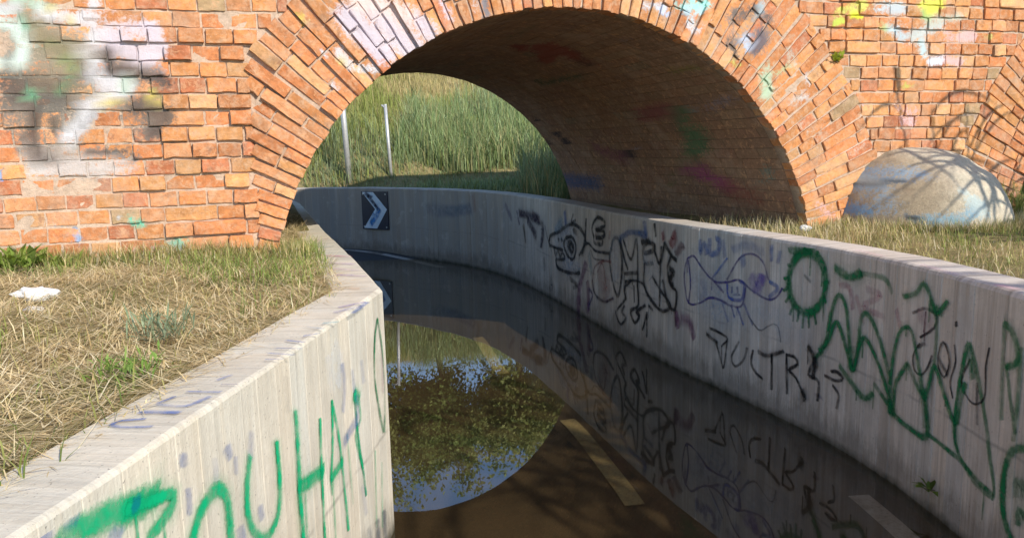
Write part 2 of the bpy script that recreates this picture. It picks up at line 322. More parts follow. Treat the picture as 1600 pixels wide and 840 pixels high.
GR_CAP = {
 'graffiti_cap_lettering': [
  ([[-0.823,1.501],[-0.817,1.519],[-0.768,1.527]],0.0082,(0.05,0.14,0.42),0.7),
  ([[-0.822,1.497],[-0.794,1.481],[-0.733,1.48]],0.0081,(0.05,0.14,0.42),0.75),
  ([[-0.796,1.572],[-0.714,1.562]],0.0153,(0.05,0.14,0.42),0.75),
  ([[-0.787,1.629],[-0.769,1.672]],0.0089,(0.05,0.14,0.42),0.65),
  ([[-0.783,1.62],[-0.716,1.603],[-0.687,1.665]],0.0106,(0.05,0.14,0.42),0.7),
  ([[-0.755,1.707],[-0.675,1.696]],0.0074,(0.05,0.14,0.42),0.55),
  ([[-0.694,1.756],[-0.654,1.752]],0.0048,(0.07,0.05,0.22),0.5),
  ([[-0.717,1.793],[-0.698,1.833]],0.0079,(0.05,0.14,0.42),0.45),
  ([[-0.656,1.968],[-0.611,1.97]],0.0064,(0.05,0.14,0.42),0.6),
  ([[-0.666,2.033],[-0.594,2.007]],0.0088,(0.05,0.14,0.42),0.5),
  ([[-0.663,2.087],[-0.592,2.073]],0.009,(0.05,0.14,0.42),0.5),
  ([[-0.659,2.173],[-0.6,2.144]],0.0082,(0.05,0.14,0.42),0.5),
  ([[-0.622,2.222],[-0.583,2.25]],0.0097,(0.05,0.14,0.42),0.55),
  ([[-0.649,2.349],[-0.586,2.308]],0.0101,(0.1,0.25,0.4),0.5),
  ([[-0.603,2.388],[-0.561,2.402]],0.013,(0.1,0.4,0.45),0.5),
  ([[-0.602,2.551],[-0.527,2.659]],0.0198,(0.12,0.12,0.4),0.55),
  ([[-0.608,2.636],[-0.533,2.717]],0.0145,(0.2,0.12,0.4),0.5),
  ([[-0.538,2.533],[-0.524,2.715]],0.0142,(0.05,0.14,0.42),0.5),
  ([[-1.242,4.708],[-1.159,4.825]],0.0258,(0.6,0.3,0.35),0.35),
  ([[-1.136,4.38],[-1.034,4.418]],0.0286,(0.25,0.4,0.45),0.35),
  ([[-1.016,4.039],[-0.847,3.96]],0.0303,(0.7,0.25,0.35),0.4),
  ([[-0.92,3.748],[-0.768,3.68]],0.0241,(0.4,0.2,0.5),0.45),
  ([[-0.844,3.553],[-0.703,3.473]],0.019,(0.35,0.15,0.45),0.5),
  ([[-0.78,3.36],[-0.642,3.305]],0.0181,(0.3,0.15,0.45),0.5),
  ([[-0.652,3.013],[-0.61,2.994]],0.0195,(0.8,0.45,0.2),0.4),
 ],
}
GR_CAPR = {
 'graffiti_cap_paint': [
  ([[1.767,2.744],[1.77,2.642]],0.0292,(0.6,0.2,0.35),0.35),
  ([[1.697,3.73],[1.713,3.502]],0.0274,(0.6,0.3,0.4),0.25),
  ([[1.752,3.241],[1.752,2.958]],0.0302,(0.6,0.35,0.45),0.25),
 ],
}
BRICK_PAINT = [
 ([[-2.332,2.249],[-2.13,2.137],[-2.307,1.988],[-2.126,1.9]],0.0892,(0.3,0.26,0.18),0.36),
 ([[-2.461,1.783],[-2.398,1.633],[-2.268,1.585]],0.0661,(0.18,0.17,0.16),0.4),
 ([[-2.021,1.839],[-1.832,1.729]],0.0744,(0.2,0.18,0.16),0.4),
 ([[-2.37,2.133],[-2.226,1.989],[-2.332,1.752],[-2.181,1.628]],0.1639,(0.24,0.21,0.16),0.34),
 ([[-1.923,1.99],[-1.796,1.806],[-1.925,1.653]],0.1118,(0.2,0.17,0.14),0.34),
 ([[-2.425,1.871],[-2.19,1.81]],0.108,(0.13,0.13,0.12),0.34),
 ([[-2.042,2.197],[-1.826,2.112]],0.1373,(0.6,0.52,0.52),0.4),
 ([[-2.351,1.572],[-1.966,1.523]],0.0856,(0.5,0.44,0.4),0.42),
 ([[-0.837,2.256],[-0.505,2.164]],0.1666,(0.62,0.52,0.5),0.35),
 ([[1.459,2.273],[1.688,2.202]],0.1553,(0.3,0.25,0.22),0.35),
 ([[2.656,2.299],[3.195,2.186]],0.2292,(0.55,0.45,0.38),0.3),
 ([[1.697,1.893],[2.141,1.569]],0.1795,(0.55,0.42,0.32),0.28),
 ([[-2.439,2.217],[-2.386,2.176],[-2.358,2.104],[-2.381,2.031],[-2.448,2.016]],0.0413,(0.6,0.72,0.66),0.8),
 ([[-2.351,2.305],[-2.235,2.291]],0.0267,(0.45,0.62,0.5),0.7),
 ([[-2.251,2.265],[-2.148,2.23],[-2.064,2.256],[-2.036,2.315]],0.0359,(0.6,0.6,0.62),0.85),
 ([[-2.434,2.26],[-2.368,2.27]],0.0295,(0.6,0.6,0.62),0.6),
 ([[-2.046,2.162],[-2.066,2.034],[-2.092,1.966],[-2.026,1.936],[-1.944,1.915]],0.0366,(0.6,0.6,0.62),0.85),
 ([[-1.944,1.915],[-2.004,1.869],[-2.079,1.824],[-2.157,1.734],[-2.198,1.677]],0.0435,(0.6,0.6,0.62),0.85),
 ([[-1.968,2.11],[-1.874,2.057],[-1.771,2.089],[-1.807,2.172]],0.0493,(0.6,0.54,0.6),0.8),
 ([[-1.991,2.154],[-1.791,2.188]],0.043,(0.6,0.54,0.6),0.5),
 ([[-1.945,1.899],[-1.928,1.93]],0.0249,(0.45,0.62,0.5),0.7),
 ([[-2.051,1.824],[-2.016,1.839]],0.0279,(0.62,0.5,0.12),0.7),
 ([[-2.174,2.238],[-2.143,2.224]],0.0241,(0.62,0.5,0.12),0.6),
 ([[-2.236,2.28],[-2.195,2.295]],0.0209,(0.62,0.5,0.12),0.5),
 ([[-1.834,1.868],[-1.808,1.831]],0.0283,(0.62,0.5,0.12),0.6),
 ([[-2.445,1.929],[-2.338,1.944],[-2.207,1.915],[-2.121,1.959]],0.0478,(0.05,0.05,0.05),0.45),
 ([[-2.399,1.871],[-2.322,1.841],[-2.213,1.855]],0.0421,(0.05,0.05,0.05),0.5),
 ([[-2.334,1.781],[-2.366,1.677],[-2.355,1.587],[-2.297,1.564]],0.0334,(0.05,0.05,0.05),0.75),
 ([[-2.082,1.794],[-2.158,1.719]],0.0186,(0.05,0.05,0.05),0.3),
 ([[-1.994,2.065],[-2.013,1.984],[-1.952,1.975]],0.0308,(0.05,0.05,0.05),0.7),
 ([[-1.924,1.975],[-1.796,1.976],[-1.75,1.93]],0.0373,(0.05,0.05,0.05),0.55),
 ([[-1.895,1.823],[-1.77,1.775],[-1.835,1.698]],0.0439,(0.05,0.05,0.05),0.6),
 ([[-2.127,1.611],[-1.988,1.599],[-1.947,1.576]],0.0248,(0.05,0.05,0.05),0.65),
 ([[-2.214,2.106],[-2.113,2.034],[-2.13,2.137]],0.0483,(0.15,0.14,0.08),0.5),
 ([[-2.311,2.192],[-2.268,2.106],[-2.163,2.078]],0.0478,(0.2,0.2,0.12),0.5),
 ([[-2.266,1.736],[-2.245,1.675]],0.0244,(0.05,0.05,0.05),0.5),
 ([[-2.412,1.988],[-2.427,2.046]],0.0299,(0.05,0.05,0.05),0.4),
 ([[-2.348,1.9],[-2.34,1.87]],0.0211,(0.1,0.35,0.2),0.7),
 ([[-2.229,2.091],[-2.145,1.989]],0.0272,(0.2,0.3,0.12),0.5),
 ([[-2.361,2.219],[-2.35,2.176]],0.0208,(0.15,0.4,0.28),0.6),
 ([[-2.223,1.885],[-2.178,1.93]],0.0213,(0.1,0.3,0.15),0.45),
 ([[-2.19,1.543],[-2.357,1.517],[-2.023,1.525]],0.0434,(0.6,0.55,0.52),0.5),
 ([[-2.236,1.221],[-2.233,1.171]],0.025,(0.3,0.42,0.6),0.7),
 ([[-2.272,1.276],[-2.329,1.264]],0.0187,(0.6,0.6,0.62),0.6),
 ([[-2.512,1.51],[-2.51,1.486]],0.0182,(0.25,0.45,0.8),0.7),
 ([[-2.046,1.281],[-2.016,1.295]],0.0222,(0.5,0.5,0.5),0.5),
 ([[-1.974,1.277],[-1.929,1.236]],0.035,(0.12,0.5,0.35),0.7),
 ([[-1.782,1.121],[-1.734,1.151],[-1.816,1.074]],0.0358,(0.15,0.5,0.35),0.6),
 ([[-1.773,1.045],[-1.727,1.052]],0.0261,(0.4,0.5,0.7),0.6),
 ([[-2.005,1.102],[-1.887,1.111],[-1.769,1.087]],0.0512,(0.55,0.45,0.4),0.35),
 ([[-0.87,2.255],[-0.759,2.16],[-0.681,2.063]],0.0598,(0.6,0.54,0.6),0.85),
 ([[-0.703,2.291],[-0.608,2.163],[-0.508,2.098]],0.0605,(0.6,0.54,0.6),0.85),
 ([[-0.8,2.337],[-0.667,2.324],[-0.533,2.296]],0.06,(0.75,0.6,0.55),0.7),
 ([[-0.912,2.093],[-0.867,2.012],[-0.718,1.997]],0.0334,(0.6,0.6,0.62),0.7),
 ([[-0.5,2.264],[-0.416,2.199]],0.0478,(0.6,0.54,0.6),0.7),
 ([[-0.357,2.366],[-0.309,2.251]],0.0412,(0.6,0.54,0.6),0.5),
 ([[-1.009,2.092],[-0.979,2.06]],0.0232,(0.6,0.6,0.62),0.6),
 ([[-0.115,2.374],[-0.11,2.3]],0.0349,(0.2,0.2,0.22),0.8),
 ([[-0.18,2.355],[-0.164,2.305]],0.0313,(0.6,0.6,0.62),0.5),
 ([[-0.954,1.93],[-0.923,1.898]],0.0201,(0.6,0.6,0.62),0.5),
 ([[-1.094,2.265],[-1.064,2.234]],0.0229,(0.62,0.5,0.12),0.5),
 ([[-0.899,2.028],[-0.966,2.012]],0.0268,(0.62,0.5,0.12),0.5),
 ([[0.858,2.386],[0.941,2.352]],0.0447,(0.6,0.6,0.62),0.6),
 ([[1.024,2.398],[1.195,2.37],[1.302,2.399]],0.0376,(0.35,0.75,0.7),0.8),
 ([[1.109,2.338],[1.174,2.296]],0.0341,(0.45,0.6,0.66),0.7),
 ([[1.238,2.342],[1.282,2.306]],0.0306,(0.5,0.72,0.75),0.8),
 ([[1.132,2.266],[1.197,2.23]],0.0304,(0.6,0.6,0.62),0.6),
 ([[0.941,2.363],[0.983,2.317]],0.03,(0.5,0.6,0.8),0.6),
 ([[1.436,2.328],[1.568,2.388],[1.684,2.316]],0.0426,(0.1,0.1,0.1),0.65),
 ([[1.417,2.197],[1.455,2.084]],0.0272,(0.12,0.1,0.09),0.75),
 ([[1.618,2.238],[1.644,2.144],[1.576,2.116]],0.0471,(0.1,0.1,0.13),0.75),
 ([[1.528,2.218],[1.554,2.104]],0.0313,(0.5,0.6,0.75),0.8),
 ([[1.615,2.352],[1.645,2.409]],0.0274,(0.45,0.6,0.66),0.7),
 ([[1.657,1.99],[1.689,1.874]],0.0516,(0.42,0.6,0.42),0.75),
 ([[1.429,2.058],[1.465,2.027]],0.0234,(0.6,0.6,0.15),0.6),
 ([[1.852,2.147],[1.904,2.03]],0.032,(0.55,0.5,0.4),0.5),
 ([[1.787,2.01],[1.857,2.03]],0.028,(0.45,0.5,0.25),0.5),
 ([[1.978,1.972],[2.007,1.853]],0.0283,(0.6,0.6,0.62),0.45),
 ([[1.888,1.814],[1.959,1.853]],0.0405,(0.6,0.55,0.5),0.45),
 ([[2.177,2.366],[2.395,2.431]],0.0404,(0.6,0.62,0.15),0.7),
 ([[2.3,2.35],[2.375,2.34]],0.0285,(0.7,0.7,0.05),0.85),
 ([[2.157,2.288],[2.234,2.309]],0.0283,(0.5,0.6,0.1),0.7),
 ([[2.854,2.433],[3.011,2.449],[2.909,2.394]],0.0462,(0.7,0.7,0.1),0.8),
 ([[2.858,2.376],[2.912,2.353]],0.0337,(0.3,0.5,0.15),0.7),
 ([[2.496,2.414],[2.7,2.412]],0.0494,(0.5,0.6,0.65),0.65),
 ([[2.606,2.278],[2.712,2.219]],0.0374,(0.45,0.6,0.66),0.75),
 ([[2.902,2.14],[2.872,2.189]],0.0382,(0.5,0.68,0.72),0.85),
 ([[2.764,2.22],[3.023,2.307]],0.0378,(0.5,0.6,0.6),0.5),
 ([[2.96,2.079],[3.041,2.071]],0.0342,(0.65,0.72,0.8),0.8),
 ([[3.095,2.072],[3.205,2.06]],0.0387,(0.7,0.45,0.45),0.6),
 ([[3.082,2.234],[3.301,2.237]],0.0385,(0.7,0.45,0.45),0.55),
 ([[3.411,2.252],[3.458,2.232]],0.0305,(0.55,0.5,0.15),0.6),
 ([[2.759,1.912],[2.811,1.925]],0.0339,(0.5,0.5,0.12),0.7),
 ([[2.915,2.325],[3.179,2.372]],0.038,(0.5,0.55,0.45),0.5),
 ([[2.69,1.767],[2.85,1.745]],0.0509,(0.7,0.45,0.45),0.45),
 ([[2.748,1.683],[2.828,1.682]],0.0384,(0.7,0.45,0.45),0.5),
 ([[2.528,2.296],[2.58,2.277]],0.029,(0.45,0.55,0.15),0.6),
 ([[2.377,1.851],[2.431,1.79]],0.0333,(0.7,0.45,0.45),0.4),
 ([[2.11,1.157],[2.267,1.044]],0.0669,(0.7,0.45,0.45),0.5),
 ([[2.346,1.482],[2.443,1.563]],0.042,(0.6,0.5,0.42),0.5),
]
DOME_PAINT = [
 ([[2.294,1.292],[2.434,1.356],[2.58,1.359]],0.0675,(0.26,0.34,0.42),0.5),
 ([[2.393,1.25],[2.377,1.134]],0.06,(0.3,0.38,0.45),0.42),
 ([[2.278,1.177],[2.306,1.118]],0.0478,(0.2,0.34,0.5),0.6),
 ([[2.503,1.069],[2.651,1.081],[2.745,1.156]],0.0649,(0.25,0.38,0.45),0.55),
 ([[2.288,1.388],[2.389,1.308]],0.0396,(0.5,0.5,0.45),0.6),
 ([[2.309,1.437],[2.284,1.445]],0.0237,(0.5,0.12,0.12),0.5),
 ([[2.689,1.238],[2.8,1.114]],0.0571,(0.5,0.55,0.5),0.5),
 ([[2.428,1.092],[2.454,1.075]],0.0242,(0.03,0.03,0.03),0.7),
 ([[2.063,1.244],[2.486,1.304]],0.0157,(0.06,0.06,0.06),0.6),
]
SOFFIT_PAINT = [
 ([[0.178,1.536],[0.282,1.307],[0.412,1.195]],0.13,(0.3,0.05,0.03),0.8),
 ([[0.246,1.153],[0.344,1.712]],0.1,(0.32,0.06,0.03),0.7),
 ([[0.37,1.16],[0.478,1.08],[0.56,1.065]],0.03,(0.03,0.03,0.03),0.7),
 ([[0.445,1.315],[0.528,1.359]],0.06,(0.03,0.05,0.04),0.6),
 ([[0.353,2.397],[0.508,2.398],[0.518,1.703]],0.09,(0.08,0.12,0.06),0.5),
 ([[0.821,1.483],[0.805,0.935]],0.11,(0.3,0.08,0.08),0.6),
 ([[0.846,0.833],[1.015,1.03],[0.968,0.779]],0.13,(0.08,0.2,0.08),0.7),
 ([[1.145,0.924],[1.132,1.186],[1.189,0.795]],0.09,(0.4,0.06,0.2),0.6),
 ([[1.005,2.657],[1.087,2.118]],0.13,(0.25,0.06,0.1),0.5),
 ([[1.093,0.384],[1.135,0.281]],0.09,(0.15,0.3,0.25),0.6),
 ([[0.804,3.293],[1.091,3.138],[1.156,3.168]],0.04,(0.03,0.02,0.03),0.7),
 ([[0.742,3.465],[1.047,3.759]],0.04,(0.03,0.02,0.03),0.6),
 ([[0.95,1.997],[1.029,2.021],[1.105,2.021]],0.025,(0.02,0.02,0.02),0.8),
 ([[1.233,3.91],[1.234,2.884]],0.13,(0.06,0.09,0.2),0.6),
 ([[1.01,1.866],[1.048,1.871]],0.03,(0.5,0.4,0.4),0.6),
 ([[0.823,0.532],[0.775,0.14]],0.07,(0.3,0.25,0.3),0.5),
 ([[0.585,0.6],[0.61,0.168]],0.07,(0.3,0.24,0.06),0.5),
 ([[0.323,0.549],[0.407,0.449]],0.07,(0.25,0.2,0.25),0.4),
 ([[0.034,1.24],[0.053,0.646]],0.06,(0.2,0.18,0.08),0.4),
 ([[1.232,0.75],[1.249,0.374]],0.12,(0.3,0.08,0.04),0.5),
 ([[1.223,1.592],[1.049,1.173]],0.05,(0.3,0.26,0.1),0.5),
]

# ------------------------------------------------------------------ helpers
def tag(o, label=None, cat=None, group=None, kind=None):
    if label: o['label'] = label
    if cat: o['category'] = cat
    if group: o['group'] = group
    if kind: o['kind'] = kind
    return o

def empty(name, loc):
    o = bpy.data.objects.new(name, None)
    o.location = loc
    o.empty_display_size = 0.2
    col.objects.link(o)
    return o

def make_mesh(name, verts, faces, mat, colors=None, paint=None, uv=None, smooth=False):
    """verts (N,3); faces: list of arrays (M,3)/(M,4); colors/paint (N,4) point attributes; uv (N,2) per vertex"""
    me = bpy.data.meshes.new(name)
    verts = np.asarray(verts, np.float32)
    if not isinstance(faces, list): faces = [faces]
    faces = [np.asarray(f, np.int32) for f in faces if len(f)]
    loops = np.concatenate([f.ravel() for f in faces])
    tot = np.concatenate([np.full(len(f), f.shape[1], np.int32) for f in faces])
    start = np.r_[0, np.cumsum(tot)[:-1]].astype(np.int32)
    me.vertices.add(len(verts)); me.vertices.foreach_set('co', verts.ravel())
    me.loops.add(len(loops)); me.loops.foreach_set('vertex_index', loops)
    me.polygons.add(len(tot)); me.polygons.foreach_set('loop_start', start); me.polygons.foreach_set('loop_total', tot)
    me.update(calc_edges=True)
    me.polygons.foreach_set('use_smooth', np.full(len(tot), bool(smooth)))
    for nm, arr in (('Col', colors), ('Paint', paint)):
        if arr is not None:
            a = me.color_attributes.new(nm, 'FLOAT_COLOR', 'POINT')
            arr = np.asarray(arr, np.float32)
            if arr.shape[1] == 3: arr = np.c_[arr, np.ones(len(arr), np.float32)]
            a.data.foreach_set('color', arr.astype(np.float32).ravel())
    if uv is not None:
        l = me.uv_layers.new(name='UVMap')
        l.data.foreach_set('uv', np.asarray(uv, np.float32)[loops].ravel())
    if mat: me.materials.append(mat)
    return me

def add(name, me, parent=None, world=None):
    o = bpy.data.objects.new(name, me)
    col.objects.link(o)
    if parent is not None:
        o.parent = parent
        off = Vector(parent.location)
        if parent.parent is not None: off = off + Vector(parent.parent.location)
        m = Matrix.Translation(-off) @ (world if world is not None else Matrix.Identity(4))
        o.matrix_basis = m
    elif world is not None:
        o.matrix_basis = world
    return o

def structure(name, me):
    return tag(add(name, me), kind='structure')

def vnoise(x, y, seed=0, octaves=4, f=1.0):
    """cheap smooth value noise in [-1,1] (vectorised)"""
    x = np.asarray(x, float); y = np.asarray(y, float)
    out = np.zeros(np.broadcast(x, y).shape); amp = 1.0; tot = 0
    for o in range(octaves):
        X = x * f + 17.3 * o + seed * 3.7; Y = y * f - 9.1 * o + seed * 5.1
        xi = np.floor(X); yi = np.floor(Y); fx = X - xi; fy = Y - yi
        fx = fx * fx * (3 - 2 * fx); fy = fy * fy * (3 - 2 * fy)
        def h(a, b):
            v = np.sin(a * 127.1 + b * 311.7 + seed * 74.7) * 43758.5453
            return (v - np.floor(v)) * 2 - 1
        v = (h(xi, yi) * (1 - fx) + h(xi + 1, yi) * fx) * (1 - fy) + (h(xi, yi + 1) * (1 - fx) + h(xi + 1, yi + 1) * fx) * fy
        out += v * amp; tot += amp; amp *= 0.5; f *= 2.0
    return out / tot

def densify(poly, smooth, step=.03):
    p = np.array(poly, float); l = np.r_[0, np.cumsum(np.hypot(*np.diff(p, axis=0).T))]
    n = int(l[-1] / step); u = np.linspace(0, l[-1], n)
    q = np.c_[np.interp(u, l, p[:, 0]), np.interp(u, l, p[:, 1])]
    if smooth:
        k = smooth; w = np.ones(2 * k + 1) / (2 * k + 1)
        for _ in range(2):
            e = np.r_[q[:1].repeat(k, 0), q, q[-1:].repeat(k, 0)]
            q2 = np.c_[np.convolve(e[:, 0], w, 'valid'), np.convolve(e[:, 1], w, 'valid')]
            q2[:k] = q[:k]; q2[-k:] = q[-k:]; q = q2
    l = np.r_[0, np.cumsum(np.hypot(*np.diff(q, axis=0).T))]
    return q, l

def seg_dist(px, py, poly):
    d = np.full(np.shape(px), 1e9)
    for (ax, ay), (bx, by) in zip(poly[:-1], poly[1:]):
        ex, ey = bx - ax, by - ay; L = ex * ex + ey * ey + 1e-12
        k = np.clip(((px - ax) * ex + (py - ay) * ey) / L, 0, 1)
        d = np.minimum(d, np.hypot(px - ax - k * ex, py - ay - k * ey))
    return d

def paint_at(a, b, table, kb=1.0):
    """accumulated paint (rgb, coverage) at surface coordinates"""
    a = np.asarray(a, float); b = np.asarray(b, float)
    rgb = np.zeros(a.shape + (3,)); cov = np.zeros(a.shape)
    for pts, r, c, al in table:
        pts = np.array(pts)
        d = seg_dist(a, b * kb, np.c_[pts[:, 0], pts[:, 1] * kb])
        k = al * np.clip(1.25 - d / r * 0.95, 0, 1)
        rgb = rgb * (1 - k[..., None]) + np.array(c) * k[..., None]
        cov = cov + k * (1 - cov)
    rgb = rgb / np.maximum(cov, 1e-4)[..., None]
    return np.concatenate([rgb, cov[..., None]], -1)

# ------------------------------------------------------------------ materials
class NT:
    def __init__(s, name):
        s.m = bpy.data.materials.new(name); s.m.use_nodes = True
        s.t = s.m.node_tree; s.t.nodes.clear()
        s.out = s.t.nodes.new('ShaderNodeOutputMaterial')
    def n(s, typ, **kw):
        nd = s.t.nodes.new(typ)
        for k, v in kw.items():
            if k == 'ins':
                for kk, vv in v.items(): s.set(nd, kk, vv)
            else: setattr(nd, k, v)
        return nd
    def set(s, nd, k, v):
        if isinstance(v, bpy.types.NodeSocket): s.t.links.new(v, nd.inputs[k])
        else: nd.inputs[k].default_value = v
    def attr(s, name): return s.n('ShaderNodeAttribute', attribute_name=name)
    def noise(s, vec, scale, detail=4, rough=.55, dist=0):
        return s.n('ShaderNodeTexNoise', ins={'Vector': vec, 'Scale': scale, 'Detail': detail, 'Roughness': rough, 'Distortion': dist}).outputs[0]
    def ramp(s, v, lo, hi, a=0., b=1.):
        nd = s.n('ShaderNodeMapRange', ins={'From Min': lo, 'From Max': hi, 'To Min': a, 'To Max': b}); s.set(nd, 'Value', v); nd.clamp = True
        return nd.outputs[0]
    def math(s, op, a, b=None, c=None):
        nd = s.n('ShaderNodeMath', operation=op); s.set(nd, 0, a)
        if b is not None: s.set(nd, 1, b)
        if c is not None: s.set(nd, 2, c)
        return nd.outputs[0]
    def mix(s, f, a, b, mode='MIX'):
        nd = s.n('ShaderNodeMix', data_type='RGBA', blend_type=mode)
        s.set(nd, 0, f)
        for i, v in ((6, a), (7, b)):
            if isinstance(v, bpy.types.NodeSocket): s.t.links.new(v, nd.inputs[i])
            else: nd.inputs[i].default_value = (*v, 1) if len(v) == 3 else v
        return nd.outputs[2]
    def mapv(s, vec, scale):
        nd = s.n('ShaderNodeMapping', ins={'Vector': vec, 'Scale': scale}); return nd.outputs[0]
    def bump(s, h, strength, dist=.01, normal=None):
        nd = s.n('ShaderNodeBump', ins={'Strength': strength, 'Distance': dist, 'Height': h})
        if normal is not None: s.set(nd, 'Normal', normal)
        return nd.outputs[0]
    def bsdf(s, color, rough=.9, normal=None, spec=.3, **kw):
        nd = s.n('ShaderNodeBsdfPrincipled')
        s.set(nd, 'Base Color', color if isinstance(color, bpy.types.NodeSocket) else (*color, 1))
        s.set(nd, 'Roughness', rough); s.set(nd, 'Specular IOR Level', spec)
        if normal is not None: s.set(nd, 'Normal', normal)
        for k, v in kw.items(): s.set(nd, k, v)
        return nd
    def done(s, sh):
        s.t.links.new(sh.outputs[0] if hasattr(sh, 'outputs') else sh, s.out.inputs['Surface']); return s.m
    def pos(s): return s.n('ShaderNodeNewGeometry').outputs['Position']

def mat_masonry(name, mortar, relief=.9, bloom=.6):
    n = NT(name); P = n.pos()
    c = n.attr('Col').outputs['Color']; pa = n.attr('Paint')
    big = n.noise(P, 9, 5, .6); fine = n.noise(P, 70, 5, .65); grit = n.noise(P, 260, 3, .6)
    v = n.ramp(n.math('ADD', n.math('MULTIPLY', fine, .5), n.math('MULTIPLY', n.noise(P, 22, 5, .65), .5)), .3, .7, .70, 1.30)
    c2 = n.mix(1.0, c, n.n('ShaderNodeCombineColor', ins={0: v, 1: v, 2: v}).outputs[0], 'MULTIPLY')
    # lime bloom / smeared mortar, and sooty pores
    c2 = n.mix(n.ramp(n.noise(P, 26, 6, .7, .4), .48, .70, 0, bloom), c2, (.60, .43, .29))
    c2 = n.mix(n.ramp(n.noise(P, 45, 5, .7), .64, .80, 0, .45), c2, (.14, .07, .04))
    c2 = n.mix(n.ramp(big, .55, .80, 0, .35), c2, (.20, .11, .06))
    if not mortar:   # spalled pale faces and dark fired crust, with crisp edges
        c2 = n.mix(n.ramp(n.noise(P, 21, 7, .72, .6), .555, .60, 0, .5), c2, (.66, .37, .20))
        c2 = n.mix(n.ramp(n.noise(P, 15, 7, .75, .5), .60, .65, 0, .55), c2, (.30, .125, .065))
        c2 = n.mix(n.ramp(n.noise(P, 3.3, 7, .72, .6), .50, .66, 0, .45), c2, (.46, .34, .255))
        c2 = n.mix(n.ramp(n.noise(P, 5.1, 7, .75, .8), .58, .68, 0, .50), c2, (.24, .155, .11))
    # sprayed paint, worn off the arrises and pits
    wear = n.noise(P, 48, 7, .75, .5)
    cov = n.ramp(n.math('ADD', pa.outputs['Alpha'], n.math('MULTIPLY', n.math('SUBTRACT', wear, .5), 1.6)), .28, .56, 0, .9)
    cov = n.math('MULTIPLY', cov, n.ramp(pa.outputs['Alpha'], .02, .14))
    c2 = n.mix(cov, c2, pa.outputs['Color'])
    mid = n.noise(P, 24, 5, .65, .3)
    h = n.math('ADD', n.math('MULTIPLY', mid, .75), n.math('ADD', n.math('MULTIPLY', fine, .5), n.math('MULTIPLY', grit, .6)))
    nb = n.bump(h, relief, .008)
    return n.done(n.bsdf(c2, .93, nb, .15))

def mat_concrete(name, base, stain=True, warm=(.40, .33, .25), k=.75):
    n = NT(name); P = n.pos(); uv = n.n('ShaderNodeUVMap').outputs[0]
    pc = n.attr('Col').outputs['Color']
    streak = n.noise(n.mapv(uv, (14, .7, 1)), 1.0, 6, .62, .2)
    streak2 = n.noise(n.mapv(uv, (55, 1.6, 1)), 1.0, 4, .6)
    blot = n.noise(P, 3.2, 6, .65, .3); fine = n.noise(P, 60, 5, .65); pit = n.noise(P, 150, 2, .5)
    c = n.mix(1.0, base, pc, 'MULTIPLY')
    c = n.mix(n.ramp(streak, .47, .72, 0, .62 * k), c, tuple(x * .50 for x in base))
    c = n.mix(n.ramp(n.noise(n.mapv(uv, (8, .35, 1)), 1.0, 5, .7), .54, .70, 0, .3), c, tuple(min(1, x * 1.15) for x in base))
    c = n.mix(n.ramp(streak2, .46, .70, 0, .60 * k), c, warm)
    c = n.mix(n.ramp(n.noise(n.mapv(uv, (26, .5, 1)), 1.0, 6, .7, .3), .55, .70, 0, .62 * k), c, tuple(x * .38 for x in base))
    c = n.mix(n.ramp(blot, .46, .72, 0, .55), c, tuple(x * .58 for x in base))
    c = n.mix(n.ramp(n.noise(P, 1.3, 6, .7, .5), .50, .66, 0, .35), c, warm)
    c = n.mix(n.ramp(n.noise(P, 7, 5, .6), .58, .8, 0, .45), c, tuple(min(1, x * 1.25) for x in base))
    c = n.mix(n.ramp(fine, .3, .75, 0, .25), c, tuple(x * .6 for x in base))
    c = n.mix(n.ramp(pit, .68, .74, 0, .7), c, (.09, .08, .07))
    zj = n.n('ShaderNodeSeparateXYZ', ins={0: P}).outputs[2]
    jl = n.math('ABSOLUTE', n.math('SUBTRACT', n.math('ADD', zj, n.math('MULTIPLY', n.noise(n.mapv(uv, (1.2, 0, 1)), 1, 5, .65), .10)), .50))
    c = n.mix(n.math('MULTIPLY', n.ramp(jl, .012, .002), n.ramp(n.noise(P, 6, 4), .40, .60, 0, .55)), c, tuple(x * .38 for x in base))
    if stain:
        z = n.n('ShaderNodeSeparateXYZ', ins={0: P}).outputs[2]
        w = n.math('ADD', z, n.math('MULTIPLY', n.math('SUBTRACT', n.noise(n.mapv(uv, (6, 2.0, 1)), 1, 6, .75, .4), .5), .55))
        c = n.mix(n.ramp(w, .20, .08, 0, .5), c, (.105, .088, .065))
        c = n.mix(n.ramp(n.math('ADD', z, n.math('MULTIPLY', n.noise(P, 12, 4), .08)), .085, .03, 0, .9), c, (.028, .030, .016))
    h = n.math('ADD', n.math('MULTIPLY', fine, .5), n.math('ADD', n.math('MULTIPLY', pit, .3), n.math('MULTIPLY', streak2, .6)))
    return n.done(n.bsdf(c, .85, n.bump(h, .5, .006), .25))

